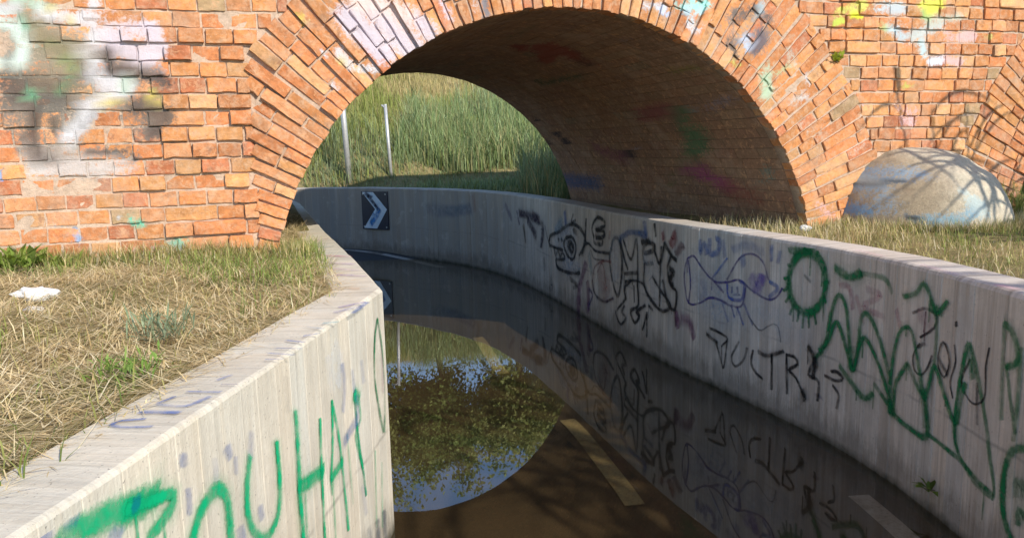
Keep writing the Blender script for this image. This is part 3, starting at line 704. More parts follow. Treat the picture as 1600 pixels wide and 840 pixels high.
def mat_spray():
    n = NT('spray_paint'); P = n.pos()
    pc = n.attr('Col'); uv = n.n('ShaderNodeSeparateXYZ', ins={0: n.n('ShaderNodeUVMap').outputs[0]}).outputs[0]
    d = n.math('ABSOLUTE', uv)
    grit = n.noise(P, 120, 4, .7); pat = n.noise(P, 18, 4, .6)
    e = n.math('SUBTRACT', n.math('SUBTRACT', 1.0, d), n.math('MULTIPLY', n.math('SUBTRACT', grit, .5), .9))
    a = n.ramp(e, .10, .62)
    a = n.math('MULTIPLY', a, pc.outputs['Alpha'])
    a = n.math('MULTIPLY', a, n.ramp(pat, .30, .60, .35, 1.0))
    b = n.bsdf(pc.outputs['Color'], .6, None, .3)
    tr = n.n('ShaderNodeBsdfTransparent')
    mx = n.n('ShaderNodeMixShader'); n.set(mx, 0, a); n.t.links.new(tr.outputs[0], mx.inputs[1]); n.t.links.new(b.outputs[0], mx.inputs[2])
    return n.done(mx)

def mat_attr(name, rough=.8, translucent=0., vary=30, spec=.2):
    n = NT(name); P = n.pos(); c = n.attr('Col').outputs['Color']
    v = n.ramp(n.noise(P, vary, 3), .3, .7, .75, 1.2)
    c = n.mix(1.0, c, n.n('ShaderNodeCombineColor', ins={0: v, 1: v, 2: v}).outputs[0], 'MULTIPLY')
    b = n.bsdf(c, rough, None, spec)
    if not translucent: return n.done(b)
    t = n.n('ShaderNodeBsdfTranslucent'); n.t.links.new(c, t.inputs[0])
    mx = n.n('ShaderNodeMixShader', ins={0: translucent}); n.t.links.new(b.outputs[0], mx.inputs[1]); n.t.links.new(t.outputs[0], mx.inputs[2])
    return n.done(mx)

def mat_plain(name, c1, c2, scale=20, rough=.7, bump=.2, spec=.3, metal=0.):
    n = NT(name); P = n.pos()
    f = n.noise(P, scale, 5, .6)
    return n.done(n.bsdf(n.mix(n.ramp(f, .35, .68), c1, c2), rough, n.bump(n.noise(P, scale * 4, 4), bump, .005), spec, Metallic=metal))

def mat_ground():
    n = NT('dry_soil'); P = n.pos()
    c = n.mix(n.ramp(n.noise(P, 2.2, 5, .6), .4, .62), (.38, .30, .15), (.20, .19, .07))
    c = n.mix(n.ramp(n.noise(P, 28, 6, .7), .45, .7), c, (.20, .15, .08))
    return n.done(n.bsdf(c, 1.0, n.bump(n.noise(P, 40, 5, .7), .8, .02), .05))

def mat_asphalt():
    n = NT('muddy_asphalt'); P = n.pos()
    c = n.mix(n.ramp(n.noise(P, 1.4, 5, .6), .38, .66), (.090, .069, .045), (.060, .047, .032))
    c = n.mix(n.ramp(n.noise(n.mapv(P, (3, 14, 3)), 1.0, 5, .65), .5, .75, 0, .45), c, (.108, .083, .053))
    c = n.mix(n.ramp(n.noise(P, 170, 3, .6), .5, .72, 0, .6), c, (.022, .019, .016))
    z = n.n('ShaderNodeSeparateXYZ', ins={0: P}).outputs[2]
    c = n.mix(n.ramp(z, -.012, .012), c, (.05, .05, .052))
    return n.done(n.bsdf(c, .75, n.bump(n.noise(P, 220, 3), .5, .004), .35))

def mat_marking(name, base):
    n = NT(name); P = n.pos()
    c = n.mix(n.ramp(n.noise(P, 60, 6, .75, .4), .48, .70, 0, .6), base, (.095, .072, .046))
    c = n.mix(n.ramp(n.noise(P, 2.9, 5, .65), .52, .66, 0, .8), c, (.095, .072, .046))
    return n.done(n.bsdf(c, .7, None, .3))

def mat_water():
    n = NT('muddy_water'); P = n.pos()
    nb = n.bump(n.noise(n.mapv(P, (1, 1, 1)), 2.2, 2, .5), .012, .02)
    g = n.n('ShaderNodeNewGeometry')
    dt = n.n('ShaderNodeVectorMath', operation='DOT_PRODUCT'); n.set(dt, 0, g.outputs['Incoming']); n.set(dt, 1, g.outputs['True Normal'])
    k = n.math('POWER', n.math('SUBTRACT', 1.0, n.math('ABSOLUTE', dt.outputs['Value'])), 5.0)      # Schlick, same from both sides
    fr = n.math('MULTIPLY_ADD', k, .87, .13)
    tr = n.n('ShaderNodeBsdfTransparent', ins={'Color': (.80, .73, .60, 1)})
    gl = n.n('ShaderNodeBsdfGlossy', ins={'Color': (1, 1, 1, 1), 'Roughness': .012, 'Normal': nb})
    mx = n.n('ShaderNodeMixShader'); n.set(mx, 0, fr); n.t.links.new(tr.outputs[0], mx.inputs[1]); n.t.links.new(gl.outputs[0], mx.inputs[2])
    return n.done(mx)

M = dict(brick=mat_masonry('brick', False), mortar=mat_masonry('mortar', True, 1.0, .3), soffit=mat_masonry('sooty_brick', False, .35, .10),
         conc_left=mat_concrete('pale_concrete', (.68, .62, .50), True, (.50, .42, .30)), conc_right=mat_concrete('grey_concrete', (.70, .63, .545), True, (.42, .34, .26), 1.2),
         spray=mat_spray(), grass=mat_attr('grass_blade', .85, .25, 8), leaf=mat_attr('leaf', .7, .35, 5), bark=mat_plain('bark', (.12, .09, .06), (.20, .16, .11), 14, .95, .8, .1),
         ground=mat_ground(), asphalt=mat_asphalt(), yellow=mat_marking('worn_yellow_paint', (.32, .275, .155)), white=mat_marking('worn_white_paint', (.40, .38, .35)),
         water=mat_water(), pole=mat_plain('galvanised_steel', (.50, .50, .49), (.62, .62, .60), 30, .45, .1, .5, .4), dark=mat_plain('black_sleeve', (.03, .035, .04), (.05, .055, .06), 30, .5),
         dome=mat_masonry('rendered_concrete', True, 1.0, .25), plastic=mat_plain('white_plastic', (.75, .75, .73), (.62, .60, .56), 25, .5, .2),
         sign_dark=mat_plain('sign_black_film', (.012, .014, .03), (.02, .022, .045), 18, .4, .02, .5), sign_white=mat_plain('sign_white_film', (.58, .72, .82), (.75, .80, .84), 12, .4, .02, .5))

# ------------------------------------------------------------------ plan of the place
TH = math.radians(17.0)
S = np.array([math.cos(TH), math.sin(TH), 0.]); T = np.array([-math.sin(TH), math.cos(TH), 0.])
O = np.array([0., 4.4, 0.])
def face(s, t, z):
    s, t, z = np.broadcast_arrays(np.asarray(s, float), np.asarray(t, float), np.asarray(z, float))
    s = s - .055 * t          # the barrel runs slightly skew to the face
    return O + s[..., None] * S + t[..., None] * T + z[..., None] * np.array([0, 0, 1.])
def st_of(x, y):
    dx = x - O[0]; dy = y - O[1]
    return dx * S[0] + dy * S[1], dx * T[0] + dy * T[1]
WALL_TOP = 1.03
RW = [(1.78,-14),(1.76,0),(1.76,2.9),(1.745,3.3),(1.68,3.75),(1.56,4.15),(1.38,4.65),(1.10,5.4),(.83,6.4),(.55,7.5),(.18,8.8),(-.22,9.8),(-.52,10.3),(-.88,10.75),(-1.4,11.28),(-2.05,11.8),(-2.7,12.15),(-3.4,12.35),(-5,12.6),(-30,13.5)]
LW = [(-1.1,-14),(-.87,0),(-.705,1.3),(-.52,3.02),(-.82,3.95),(-1.30,5.35),(-2.35,8.6),(-2.6,9.2),(-3.1,9.75),(-3.9,10.1),(-5,10.3),(-30,11.2)]
RQ, RL = densify(RW, 9)
LQ, LL = densify(LW, 0)
def along(Q, L, u):
    return np.c_[np.interp(u, L, Q[:, 0]), np.interp(u, L, Q[:, 1])]
def normals(Q, side):
    d = np.gradient(Q, axis=0); d /= np.hypot(d[:, 0], d[:, 1])[:, None]
    return np.c_[d[:, 1], -d[:, 0]] * side          # side=+1: to the right of travel
def offset_line(poly, dist, side):
    """mitred parallel of a polyline, same vertex count"""
    p = np.array(poly, float); d = np.diff(p, axis=0); d /= np.hypot(d[:, 0], d[:, 1])[:, None]
    n = np.c_[d[:, 1], -d[:, 0]] * side
    m = np.r_[n[:1], n[:-1] + n[1:], n[-1:]]; m /= np.hypot(m[:, 0], m[:, 1])[:, None]
    k = np.r_[1., 1 / np.maximum(.5, (m[1:-1] * n[1:]).sum(1)), 1.]
    return p + m * (k * dist)[:, None]

# ground levels -------------------------------------------------------
def smooth(a, b, x):
    k = np.clip((x - a) / (b - a), 0, 1); return k * k * (3 - 2 * k)
def h_left(x, y):
    s, t = st_of(x, y)
    return 1.0 + .05 * smooth(.1, 1.2, -x - .6 - 0 * y) + .035 * vnoise(x, y, 3, 4, 1.6) + .0 * s
def h_right(x, y, w):
    s, t = st_of(x, y)
    ramp = np.maximum(0, np.minimum(t - 7.9 - .25 * vnoise(x, y, 18, 2, .3), (w - .28) * 1.6))
    hill = 4.7 * (1 - np.exp(-ramp / 7.0) * (1 + ramp / 7.0 * .25))
    return 1.0 - .035 * smooth(.6, .25, w) + .03 * vnoise(x, y, 5, 4, 1.4) + hill + .22 * vnoise(x, y, 8, 3, .35) * smooth(8, 10, t)
def road_z(x, y):
    return -.05 + .0 * x + .12 * smooth(10.6, 12.3, y - .12 * x) + .03 * smooth(0, 6, -3 - x) + .75 * smooth(1.6, -9, y) + .006 * vnoise(x, y, 2, 3, .8)

# ------------------------------------------------------------------ setting: banks, path, water
def grid_faces(ny, nx):
    i = np.arange(ny * nx).reshape(ny, nx)
    return np.stack([i[:-1, :-1], i[:-1, 1:], i[1:, 1:], i[1:, :-1]], -1).reshape(-1, 4)

# right bank and the hill beyond the bridge: one sheet spreading from the back of the right wall
keep = np.r_[0:len(RQ):6, len(RQ) - 1]
RN = normals(RQ, 1)
RNs = RN.copy()
for _ in range(3):
    k = 25; w = np.ones(2 * k + 1) / (2 * k + 1)
    e = np.r_[RNs[:1].repeat(k, 0), RNs, RNs[-1:].repeat(k, 0)]
    RNs = np.c_[np.convolve(e[:, 0], w, 'valid'), np.convolve(e[:, 1], w, 'valid')]
RNs /= np.hypot(RNs[:, 0], RNs[:, 1])[:, None]
offs = np.r_[.1, .2, .3, np.arange(.45, 3, .15), np.arange(3, 12, .5), np.arange(12, 30, 2), 40, 60, 100, 200, 400]
P0 = RQ[keep]; N0 = RNs[keep]
X = P0[:, None, 0] + N0[:, None, 0] * offs[None]; Y = P0[:, None, 1] + N0[:, None, 1] * offs[None]
Wd = np.broadcast_to(offs[None], X.shape)
Z = h_right(X, Y, Wd)
structure('right_bank', make_mesh('right_bank', np.stack([X, Y, Z], -1).reshape(-1, 3), grid_faces(*X.shape), M['ground'], smooth=True))

# left bank: rows of constant y, from the back of the left wall outwards
LB = offset_line(LW, .1, -1)
ys = np.r_[np.arange(-14, 0, .5), np.arange(0, 6, .07), np.arange(6, 11.05, .12)]
def left_edge(y):
    o = np.argsort(LB[:, 1]); return np.interp(y, LB[o, 1], LB[o, 0])
lo = np.r_[0, .1, .2, np.arange(.3, 4, .08), np.arange(4, 12, .5), 14, 20, 40, 90, 200, 400]
X = left_edge(ys)[:, None] - lo[None]; Y = np.broadcast_to(ys[:, None], X.shape)
Z = h_left(X, Y)
structure('left_bank', make_mesh('left_bank', np.stack([X, Y, Z], -1).reshape(-1, 3), grid_faces(*X.shape), M['ground'], smooth=True))

# the flooded path: cross strips between the two walls
def strip_pairs(n):
    k = np.linspace(0, 1, n)
    a = along(LQ, LL, np.interp(k, [0, .36, .64, 1], [0, 17.05, 26.0, LL[-1]]))
    b = along(RQ, RL, np.interp(k, [0, .36, .64, 1], [0, 17.2, 27.6, RL[-1]]))
    return a, b
a, b = strip_pairs(260)
cr = np.linspace(-.05, 1.05, 18)
X = a[:, None, 0] * (1 - cr) + b[:, None, 0] * cr; Y = a[:, None, 1] * (1 - cr) + b[:, None, 1] * cr
structure('path', make_mesh('path', np.stack([X, Y, road_z(X, Y)], -1).reshape(-1, 3), grid_faces(*X.shape), M['asphalt'], smooth=True))
cr = np.array([-.06, 1.06])
sel = (a[:, 1] > -3.5) & (a[:, 0] > -9)
X = (a[:, None, 0] * (1 - cr) + b[:, None, 0] * cr)[sel]; Y = (a[:, None, 1] * (1 - cr) + b[:, None, 1] * cr)[sel]
structure('water', make_mesh('water', np.stack([X, Y, 0 * X], -1).reshape(-1, 3), grid_faces(*X.shape), M['water']))

def marking(name, line, width, mat, dz=.005):
    q = np.array(line); nn = normals(q, 1)
    l = q + nn * width / 2; r = q - nn * width / 2
    v = np.concatenate([np.c_[l, road_z(l[:, 0], l[:, 1]) + dz], np.c_[r, road_z(r[:, 0], r[:, 1]) + dz]])
    n = len(q); i = np.arange(n - 1)
    o = add(name, make_mesh(name, v, np.stack([i, i + n, i + n + 1, i + 1], -1), mat))
    return tag(o, kind='structure')
# white edge lines, yellow centre dashes
edge = RQ + normals(RQ, -1) * .16
for u0, u1 in ((10., 17.35), (25.2, 34.)):
    marking('edge_line', along(edge, RL, np.linspace(u0, u1, 80)), .10, M['white'])
centre = densify([(.75, .8), (.62, 2.4), (.54, 3.3), (.33, 4.4), (-.10, 5.4), (-.29, 6.46), (-.66, 7.6), (-1.05, 8.7), (-1.5, 9.9), (-2.4, 10.9), (-3.6, 11.3), (-6, 11.6)], 4, .05)[0]
cl = np.r_[0, np.cumsum(np.hypot(*np.diff(centre, axis=0).T))]
for u0, u1 in ((.4, 1.5), (2.5, 3.65), (4.7, 5.85)):
    uu = np.linspace(u0, u1, 14)
    marking('centre_dash', along(centre, cl, uu), .095, M['yellow'], .006)

# ------------------------------------------------------------------ concrete retaining walls
def build_wall(name, Q, L, poly, side, mat, chamfer, u_lo, u_hi, label, corner_us=()):
    """side: +1 = the bank lies to the right of travel. Face with board marks, chamfer, cap, back."""
    us = [u_lo]
    while us[-1] < u_hi:
        us.append(us[-1] + random.uniform(.085, .115))
    for c in corner_us:
        us = [u for u in us if abs(u - c) > .03] + [c]
    us = sorted(us)
    zs = [-.35, -.02, .2, .45, .7, .9, WALL_TOP - chamfer]
    U = []; OFF = []; TINT = []
    for u0, u1 in zip(us[:-1], us[1:]):
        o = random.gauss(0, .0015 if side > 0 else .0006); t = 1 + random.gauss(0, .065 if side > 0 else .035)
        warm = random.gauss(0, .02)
        if side > 0: t *= 1 - .50 * float(smooth(22.3, 24.4, u0))  # far boards darkened: the bridge's shade put into their tint
        if U: U.append(u0); OFF.append((.0028 if side > 0 else .0012) if random.random() < .6 else 0); TINT.append((.86, .84, .82) if side > 0 else (.94, .93, .92))
        n_in = max(1, int((u1 - u0) / .06))
        for k in range(n_in + 1):
            e = .0025
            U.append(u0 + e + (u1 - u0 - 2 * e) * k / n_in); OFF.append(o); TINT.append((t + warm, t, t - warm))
    U = np.array(U); OFF = np.array(OFF); TINT = np.array(TINT)
    lenP = np.array(poly, float); pl = np.r_[0, np.cumsum(np.hypot(*np.diff(lenP, axis=0).T))] * (L[-1] / np.cumsum(np.hypot(*np.diff(lenP, axis=0).T))[-1])
    P = along(Q, L, U)
    if len(corner_us):
        def par(d): 
            ol = offset_line(poly, abs(d), side if d > 0 else -side)
            return np.c_[np.interp(U, pl, ol[:, 0]), np.interp(U, pl, ol[:, 1])]
    else:
        nn = normals(Q, side); NN = np.c_[np.interp(U, L, nn[:, 0]), np.interp(U, L, nn[:, 1])]
        def par(d): return P + NN * d
    rows = []; uvs = []
    base = par(1e-6); dirn = par(.02) - base; dirn /= .02
    for z in zs:
        j = base + dirn * OFF[:, None]
        rows.append(np.c_[j, np.full(len(U), z)]); uvs.append(np.c_[U, np.full(len(U), z)])
    topn = .006 * vnoise(U * 2, U * 0, 4, 4, 1.3)
    chip = np.clip(vnoise(U * 9, U * 0 + 3, 7, 3, 1.) - .25, 0, 1) * .02
    for d, z in ((chamfer * .35 + chip * .6, WALL_TOP - chamfer * .30 - chip * .5), (chamfer + chip, WALL_TOP), (.10, WALL_TOP + .001), (.19, WALL_TOP), (.20, WALL_TOP - .012), (.20, -.35)):
        pd = par(.05) ; pd = par(1e-6) + (pd - par(1e-6)) * (np.asarray(d) / .05 * np.ones(len(U)))[:, None]
        rows.append(np.c_[pd, z + topn]); uvs.append(np.c_[U, 1.0 + d * np.ones(len(U))])
    V = np.array(rows); n = len(U)
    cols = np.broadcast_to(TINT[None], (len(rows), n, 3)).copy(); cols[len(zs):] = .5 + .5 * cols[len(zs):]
    cols[len(zs):] *= 1.04
    f = grid_faces(len(rows), n)
    if side > 0: f = f[:, ::-1]
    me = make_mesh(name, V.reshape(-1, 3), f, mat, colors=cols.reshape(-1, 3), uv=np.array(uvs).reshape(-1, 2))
    return tag(add(name, me), label, 'wall')

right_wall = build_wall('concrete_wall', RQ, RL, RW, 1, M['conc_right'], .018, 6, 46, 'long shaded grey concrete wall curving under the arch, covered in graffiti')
CORN = float(np.cumsum(np.hypot(*np.diff(np.array(LW), axis=0).T))[2])
cs = np.cumsum(np.hypot(*np.diff(np.array(LW), axis=0).T))
left_wall = build_wall('concrete_wall', LQ, LL, LW, -1, M['conc_left'], .012, 6, 40, 'sunlit pale concrete wall with large green letters, beside the straw bank', corner_us=tuple(cs[:-1]))

def catmull(p, step):
    p = np.array(p, float)
    if len(p) == 2: 
        n = max(2, int(np.hypot(*(p[1] - p[0])) / step)); return p[0] + (p[1] - p[0]) * np.linspace(0, 1, n + 1)[:, None]
    e = np.r_[[2 * p[0] - p[1]], p, [2 * p[-1] - p[-2]]]; out = []
    if np.hypot(*(p[0] - p[-1])) < 1e-3: e[0] = p[-2]; e[-1] = p[1]
    for i in range(1, len(e) - 2):
        n = max(2, int(np.hypot(*(e[i + 1] - e[i])) / step)); t = np.linspace(0, 1, n, endpoint=False)[:, None]
        a, b, c, d = e[i - 1], e[i], e[i + 1], e[i + 2]
        out.append(.5 * (2 * b + (c - a) * t + (2 * a - 5 * b + 4 * c - d) * t ** 2 + (3 * b - a - 3 * c + d) * t ** 3))
    out.append(p[-1:]); return np.concatenate(out)

lift = [0]
def ribbon(strokes, place):
    V = []; F = []; Cc = []; UV = []; n0 = 0
    for pts, w, c, al in strokes:
        q = catmull(pts, .02); m = len(q)
        d = np.gradient(q, axis=0); d /= np.maximum(np.hypot(d[:, 0], d[:, 1]), 1e-9)[:, None]
        nn = np.c_[-d[:, 1], d[:, 0]]
        # round caps: extend ends
        q = np.r_[[q[0] - d[0] * w * .5], q, [q[-1] + d[-1] * w * .5]]; nn = np.r_[nn[:1], nn, nn[-1:]]; m += 2
        ww = w * .95 * (1 + .32 * vnoise(np.arange(m) * .13, np.full(m, w * 999.), 6, 2)) 
        fade = np.clip(1 + .55 * vnoise(np.arange(m) * .09, np.full(m, w * 517. + n0), 8, 2), .35, 1.1)
        lift[0] = (lift[0] + 1) % 40
        for sgn in (-1, 0, 1):
            V.append(place(q + nn * (ww * sgn)[:, None], .0035 + lift[0] * .00006))
            e = np.full(m, abs(sgn) * 1.0); e[0] = e[-1] = 1.0
            UV.append(np.c_[e, np.zeros(m)]); Cc.append(np.c_[np.tile(c, (m, 1)), np.clip(al * fade, 0, 1)])
        i = np.arange(m - 1)
        F.append(np.stack([n0 + i, n0 + i + 1, n0 + m + i + 1, n0 + m + i], -1)); F.append(np.stack([n0 + m + i, n0 + m + i + 1, n0 + 2 * m + i + 1, n0 + 2 * m + i], -1))
        n0 += 3 * m
    return np.concatenate(V), np.concatenate(F), np.concatenate(Cc), np.concatenate(UV)

RNf = normals(RQ, -1); LNf = normals(LQ, 1)
def on_right(p, d):
    u = p[:, 0]; n = np.c_[np.interp(u, RL, RNf[:, 0]), np.interp(u, RL, RNf[:, 1])]
    return np.c_[along(RQ, RL, u) + n * d, np.minimum(p[:, 1], WALL_TOP - .02)]
_n1 = np.array([LW[3][1] - LW[2][1], -(LW[3][0] - LW[2][0])]); _n1 /= np.hypot(*_n1)
def on_left(p, d):
    return np.c_[along(LQ, LL, np.minimum(p[:, 0], CORN - .004)) + _n1 * d, np.minimum(p[:, 1], WALL_TOP - .025)]
def on_cap(p, d):
    return np.c_[p, np.full(len(p), WALL_TOP + .003 + d)]
G_LABEL = {'graffiti_animal_head': 'black and white animal skull head with teeth', 'graffiti_hand': 'small black outlined cartoon hand', 'graffiti_black_lettering': 'tangled black outlined bubble letters', 'graffiti_red_arcs': 'thin red and dark arcs', 'graffiti_purple_drips': 'purple and black drips', 'graffiti_purple_fish': 'purple fish outline and blue scribbles', 'graffiti_ultras_lettering': 'black letters reading ULTRAS', 'graffiti_green_oval': 'green dripping oval', 'graffiti_green_waves': 'looping green zigzag lettering', 'graffiti_green_letters': 'large green letters near the camera', 'graffiti_black_scrawl': 'thin black scrawl over the green zigzag', 'graffiti_green_lettering': 'large green spray-painted letters', 'graffiti_blue_marks': 'faded blue and white smudges', 'graffiti_cap_lettering': 'faded blue lettering along the wall top', 'graffiti_cap_paint': 'pink paint traces on the wall top'}
def sprayed(strokes, drips):
    out = []
    for s_ in strokes:
        pts, w, c, al = s_
        if al >= .7 and w > .018: out.append((pts, w * 2.1, c, .16))
        out.append(s_)
        if drips and al >= .7:
            for p in catmull(pts, .05)[::3]:
                if random.random() < .16 and p[1] > .25:
                    L = random.uniform(.03, .13); out.append(([(p[0], p[1]), (p[0] + random.uniform(-.002, .002), p[1] - L)], .007, c, al * .75))
    return out
for table, place, par in ((GR_RIGHT, on_right, right_wall), (GR_LEFT, on_left, left_wall), (GR_CAP, on_cap, left_wall), (GR_CAPR, on_cap, right_wall)):
    for nm, strokes in table.items():
        v, f, c, uv = ribbon(sprayed(strokes, place is not on_cap), place)
        tag(add(nm, make_mesh(nm, v, f, M['spray'], colors=c, uv=uv), par), G_LABEL[nm], kind='stuff' if False else None)

# ------------------------------------------------------------------ brick bridge
CX, CZ, R0 = .365, .644, 1.7085          # main arch
CX2 = 5.45                                # next arch to the right
REXT = 2.32; REXL = 2.25; SLEFT = -1.37
ZTOP = 4.15; TLEN = 3.71
COURSE = .079
bridge = tag(empty('brick_bridge', tuple(face(CX, 0, 1.0))), 'weathered orange brick arch bridge over the flooded path', 'bridge')
BRICK_RGB = np.array([(.58, .230, .085), (.60, .255, .095), (.56, .21, .082), (.62, .295, .115), (.50, .175, .080), (.59, .265, .12), (.54, .22, .092), (.62, .33, .15), (.44, .16, .078)])
BW = np.array([5, 5, 4, 4, 2, 4, 3, 1.6, 1.2]); BW = BW / BW.sum()
def brick_col(bias=0):
    c = BRICK_RGB[rng.choice(len(BRICK_RGB), p=BW)] * rng.uniform(.80, 1.20)
    if rng.random() < .018: c = np.array([.42, .28, .15]) * rng.uniform(.8, 1.1)
    return np.clip(c, 0, .82)

def frame_matrix(center, xaxis, zaxis):
    """local x = brick length, local z = brick height (in the face), local y = into the wall (T)"""
    return Matrix(((xaxis[0], T[0], zaxis[0], center[0]), (xaxis[1], T[1], zaxis[1], center[1]), (xaxis[2], T[2], zaxis[2], center[2]), (0, 0, 0, 1)))

NX, NY = 6, 5
def brick_mesh(Lh, Hh, proud, depth, M4, taper=0., name='brick', batch=None):
    ex = 1 - .0035 / Lh; ez = 1 - .0035 / Hh
    gx = np.array([-1, -ex, -.35, .35, ex, 1]); gy = np.array([-1, -ez, 0., ez, 1])
    A, B = np.meshgrid(gx, gy)
    edge = np.maximum((np.abs(A) > .99), (np.abs(B) > .99)).astype(float)
    wob = rng.normal(0, .0016, A.shape + (2,)); 
    corner = (np.abs(A) > .99) & (np.abs(B) > .99)
    sx = Lh * (1 - corner * rng.uniform(-.01, .02, A.shape)); sz = Hh * (1 - corner * rng.uniform(-.02, .05, A.shape))
    tilt = rng.normal(0, .009, 2)
    x = A * sx + wob[..., 0]; z = B * sz * (1 + taper * A) + wob[..., 1]
    y = -proud + edge * rng.uniform(.0005, .0032, A.shape) + rng.normal(0, .0012, A.shape) + A * Lh * tilt[0] + B * Hh * tilt[1]
    if rng.random() < .28:        # a knocked-off corner
        cx, cz = rng.choice([-1, 1]), rng.choice([-1, 1])
        y = y + rng.uniform(.004, .014) * np.clip(1.2 - np.hypot(A - cx, B - cz) * rng.uniform(1.1, 1.7), 0, 1)
    fv = np.stack([x, y, z], -1).reshape(-1, 3)
    idx = np.arange(NX * NY).reshape(NY, NX)
    ring = np.r_[idx[0, :], idx[1:, -1], idx[-1, -2::-1], idx[-2:0:-1, 0]]
    bk = fv[ring].copy(); bk[:, 1] = depth
    v = np.r_[fv, bk]; n = NX * NY; m = len(ring)
    f1 = grid_faces(NY, NX)
    k = np.arange(m); f2 = np.stack([ring[k], n + k, n + (k + 1) % m, ring[(k + 1) % m]], -1)
    f = np.r_[f1, f2]
    Mn = np.array(M4); w = v @ Mn[:3, :3].T + Mn[:3, 3]
    rel = w - O; s = rel @ S; zz = w[:, 2]
    s = s + .022 * vnoise(s * 9, zz * 9, 51, 2); zz = zz + .022 * vnoise(s * 9, zz * 9, 52, 2)
    pt = paint_at(s, zz, BRICK_PAINT) if zz.min() < 2.7 and -3 < s.min() < 4.3 else np.zeros((len(w), 4))
    pt[:, 3] *= rng.uniform(.72, 1.12)
    c = np.tile(brick_col(), (len(v), 1)) * (1 + rng.normal(0, .06, (len(v), 1)))
    if batch is not None:
        batch['v'].append(w); batch['f'].append(f + batch['n']); batch['c'].append(c); batch['p'].append(pt); batch['n'] += len(v); return None
    return make_mesh(name, v, f, M['brick'], colors=c, paint=pt)
new_batch = lambda: dict(v=[], f=[], c=[], p=[], n=0)

def visible(s, z): return -2.75 < s < 4.05 and .93 < z < 2.58
jobs = []          # (name, s, z, Lh, Hh, proud, xaxis, zaxis, taper)
def field(s0f, s1f, z_lo, z_hi):
    k = int((z_lo - .93) / COURSE)
    while True:
        z0 = .93 + k * COURSE; zc = z0 + COURSE / 2; k += 1
        if zc > z_hi: break
        a, b = s0f(zc), s1f(zc)
        if b - a < .05: continue
        s = a + (rng.uniform(-.07, 0) if a < -4 else 0) ; first = True
        if a > -4 and k % 2: lead = .062 + rng.uniform(-.015, .03)
        else: lead = None
        while s < b - .03:
            Lb = lead if lead else (.122 + rng.normal(0, .007) if rng.random() < .93 else .25 + rng.normal(0, .01)); lead = None
            if s + Lb > b - .035: Lb = b - s - .004
            if Lb > .035:
                pr = max(-.004, rng.normal(.004, .004))
                if -1.95 < s < SLEFT and zc < 2.2 and rng.random() < .68: pr = rng.uniform(.006, .032)
                if 2 < s < 3.8 and rng.random() < .45: pr = rng.uniform(.003, .013)
                H = COURSE - rng.uniform(.009, .015)
                jobs.append(('brick', s + Lb / 2, zc + rng.normal(0, .0016), Lb / 2, H / 2, pr, S + np.array([0, 0, rng.normal(0, .012)]), np.array([0, 0, 1.]), 0))
            s += Lb + rng.uniform(.005, .013)
circ = lambda R, c, sg: (lambda z: c + sg * math.sqrt(max(0, R * R - (z - CZ) ** 2)) if abs(z - CZ) < R else c)
def left_end(z): return SLEFT + .006 if z < 2.06 else min(CX, circ(REXL, CX, -1)(z)) - .01
field(lambda z: -5.2, left_end, .9, ZTOP)
field(lambda z: circ(REXT, CX, 1)(z) + .012 if z < CZ + REXT else CX, lambda z: circ(REXT, CX2, -1)(z) - .012, .9, ZTOP)
field(lambda z: circ(REXT, CX2, 1)(z) + .012 if z < CZ + REXT else CX2, lambda z: 9.0, .9, ZTOP)
def ring(cx, left_limit):
    n = int(math.radians(164) * 1.95 / .067); 
    for i in range(n):
        ph = math.radians(-82) + (i + .5) * math.radians(164) / n + rng.normal(0, .0015)
        ra = np.array([math.sin(ph) * S[0], math.sin(ph) * S[1], math.cos(ph)]); ta = np.array([math.cos(ph) * S[0], math.cos(ph) * S[1], -math.sin(ph)])
        rout = REXT if ph > 0 or left_limit is None else REXL
        if left_limit is not None and ph < 0:
            rout = min(rout, (cx - left_limit) / max(.01, -math.sin(ph)))
        r = R0 - rng.uniform(-.003, .008); lead = rng.choice([0, 1])
        while r < rout - .03:
            Lb = (.25 if rng.random() < .62 else .122) + rng.normal(0, .01)
            if lead == 1: Lb = .122 + rng.normal(0, .02); lead = 0
            if r + Lb > rout - .05: Lb = rout - r + .006 + rng.uniform(-.012, .012)
            rm = r + Lb / 2; pitch = math.radians(164) / n * rm
            H = pitch - rng.uniform(.008, .014)
            pr = max(-.003, rng.normal(.005, .004))
            if left_limit is not None and ph < -.35 and rng.random() < .6: pr = rng.uniform(.006, .036)
            elif rng.random() < .25: pr = rng.uniform(.006, .016)
            jobs.append(('voussoir_brick', cx + rm * math.sin(ph), CZ + rm * math.cos(ph), Lb / 2, H / 2, pr, ra, ta, .02))
            r += Lb + rng.uniform(.008, .014)
ring(CX, SLEFT + .0); ring(CX2, None)
cam_p = np.array([0, 0, EYE])
def shown_size(j):
    p = face(j[1], 0, j[2]); d = np.linalg.norm(p - cam_p); return j[3] * j[4] / d ** 2 if visible(j[1], j[2]) else 0
infill = new_batch()
for kind in ('brick', 'voussoir_brick'):
    js = sorted([j for j in jobs if j[0] == kind], key=shown_size, reverse=True)
    cnt = 0
    for j in js:
        nm, s, z, Lh, Hh, pr, xa, za, tp = j
        xa = np.array(xa) / np.linalg.norm(xa)
        m4 = frame_matrix(face(s, 0, z), xa, za)
        if shown_size(j) > 0 and cnt < 300:
            add(nm, brick_mesh(Lh, Hh, pr, .085, m4, tp), bridge, m4); cnt += 1
        else:
            brick_mesh(Lh, Hh, pr, .085, m4, tp, batch=infill)
o = add('brick_infill', make_mesh('brick_infill', np.concatenate(infill['v']), np.concatenate(infill['f']), M['brick'], np.concatenate(infill['c']), np.concatenate(infill['p'])), bridge)
tag(o, kind='stuff')

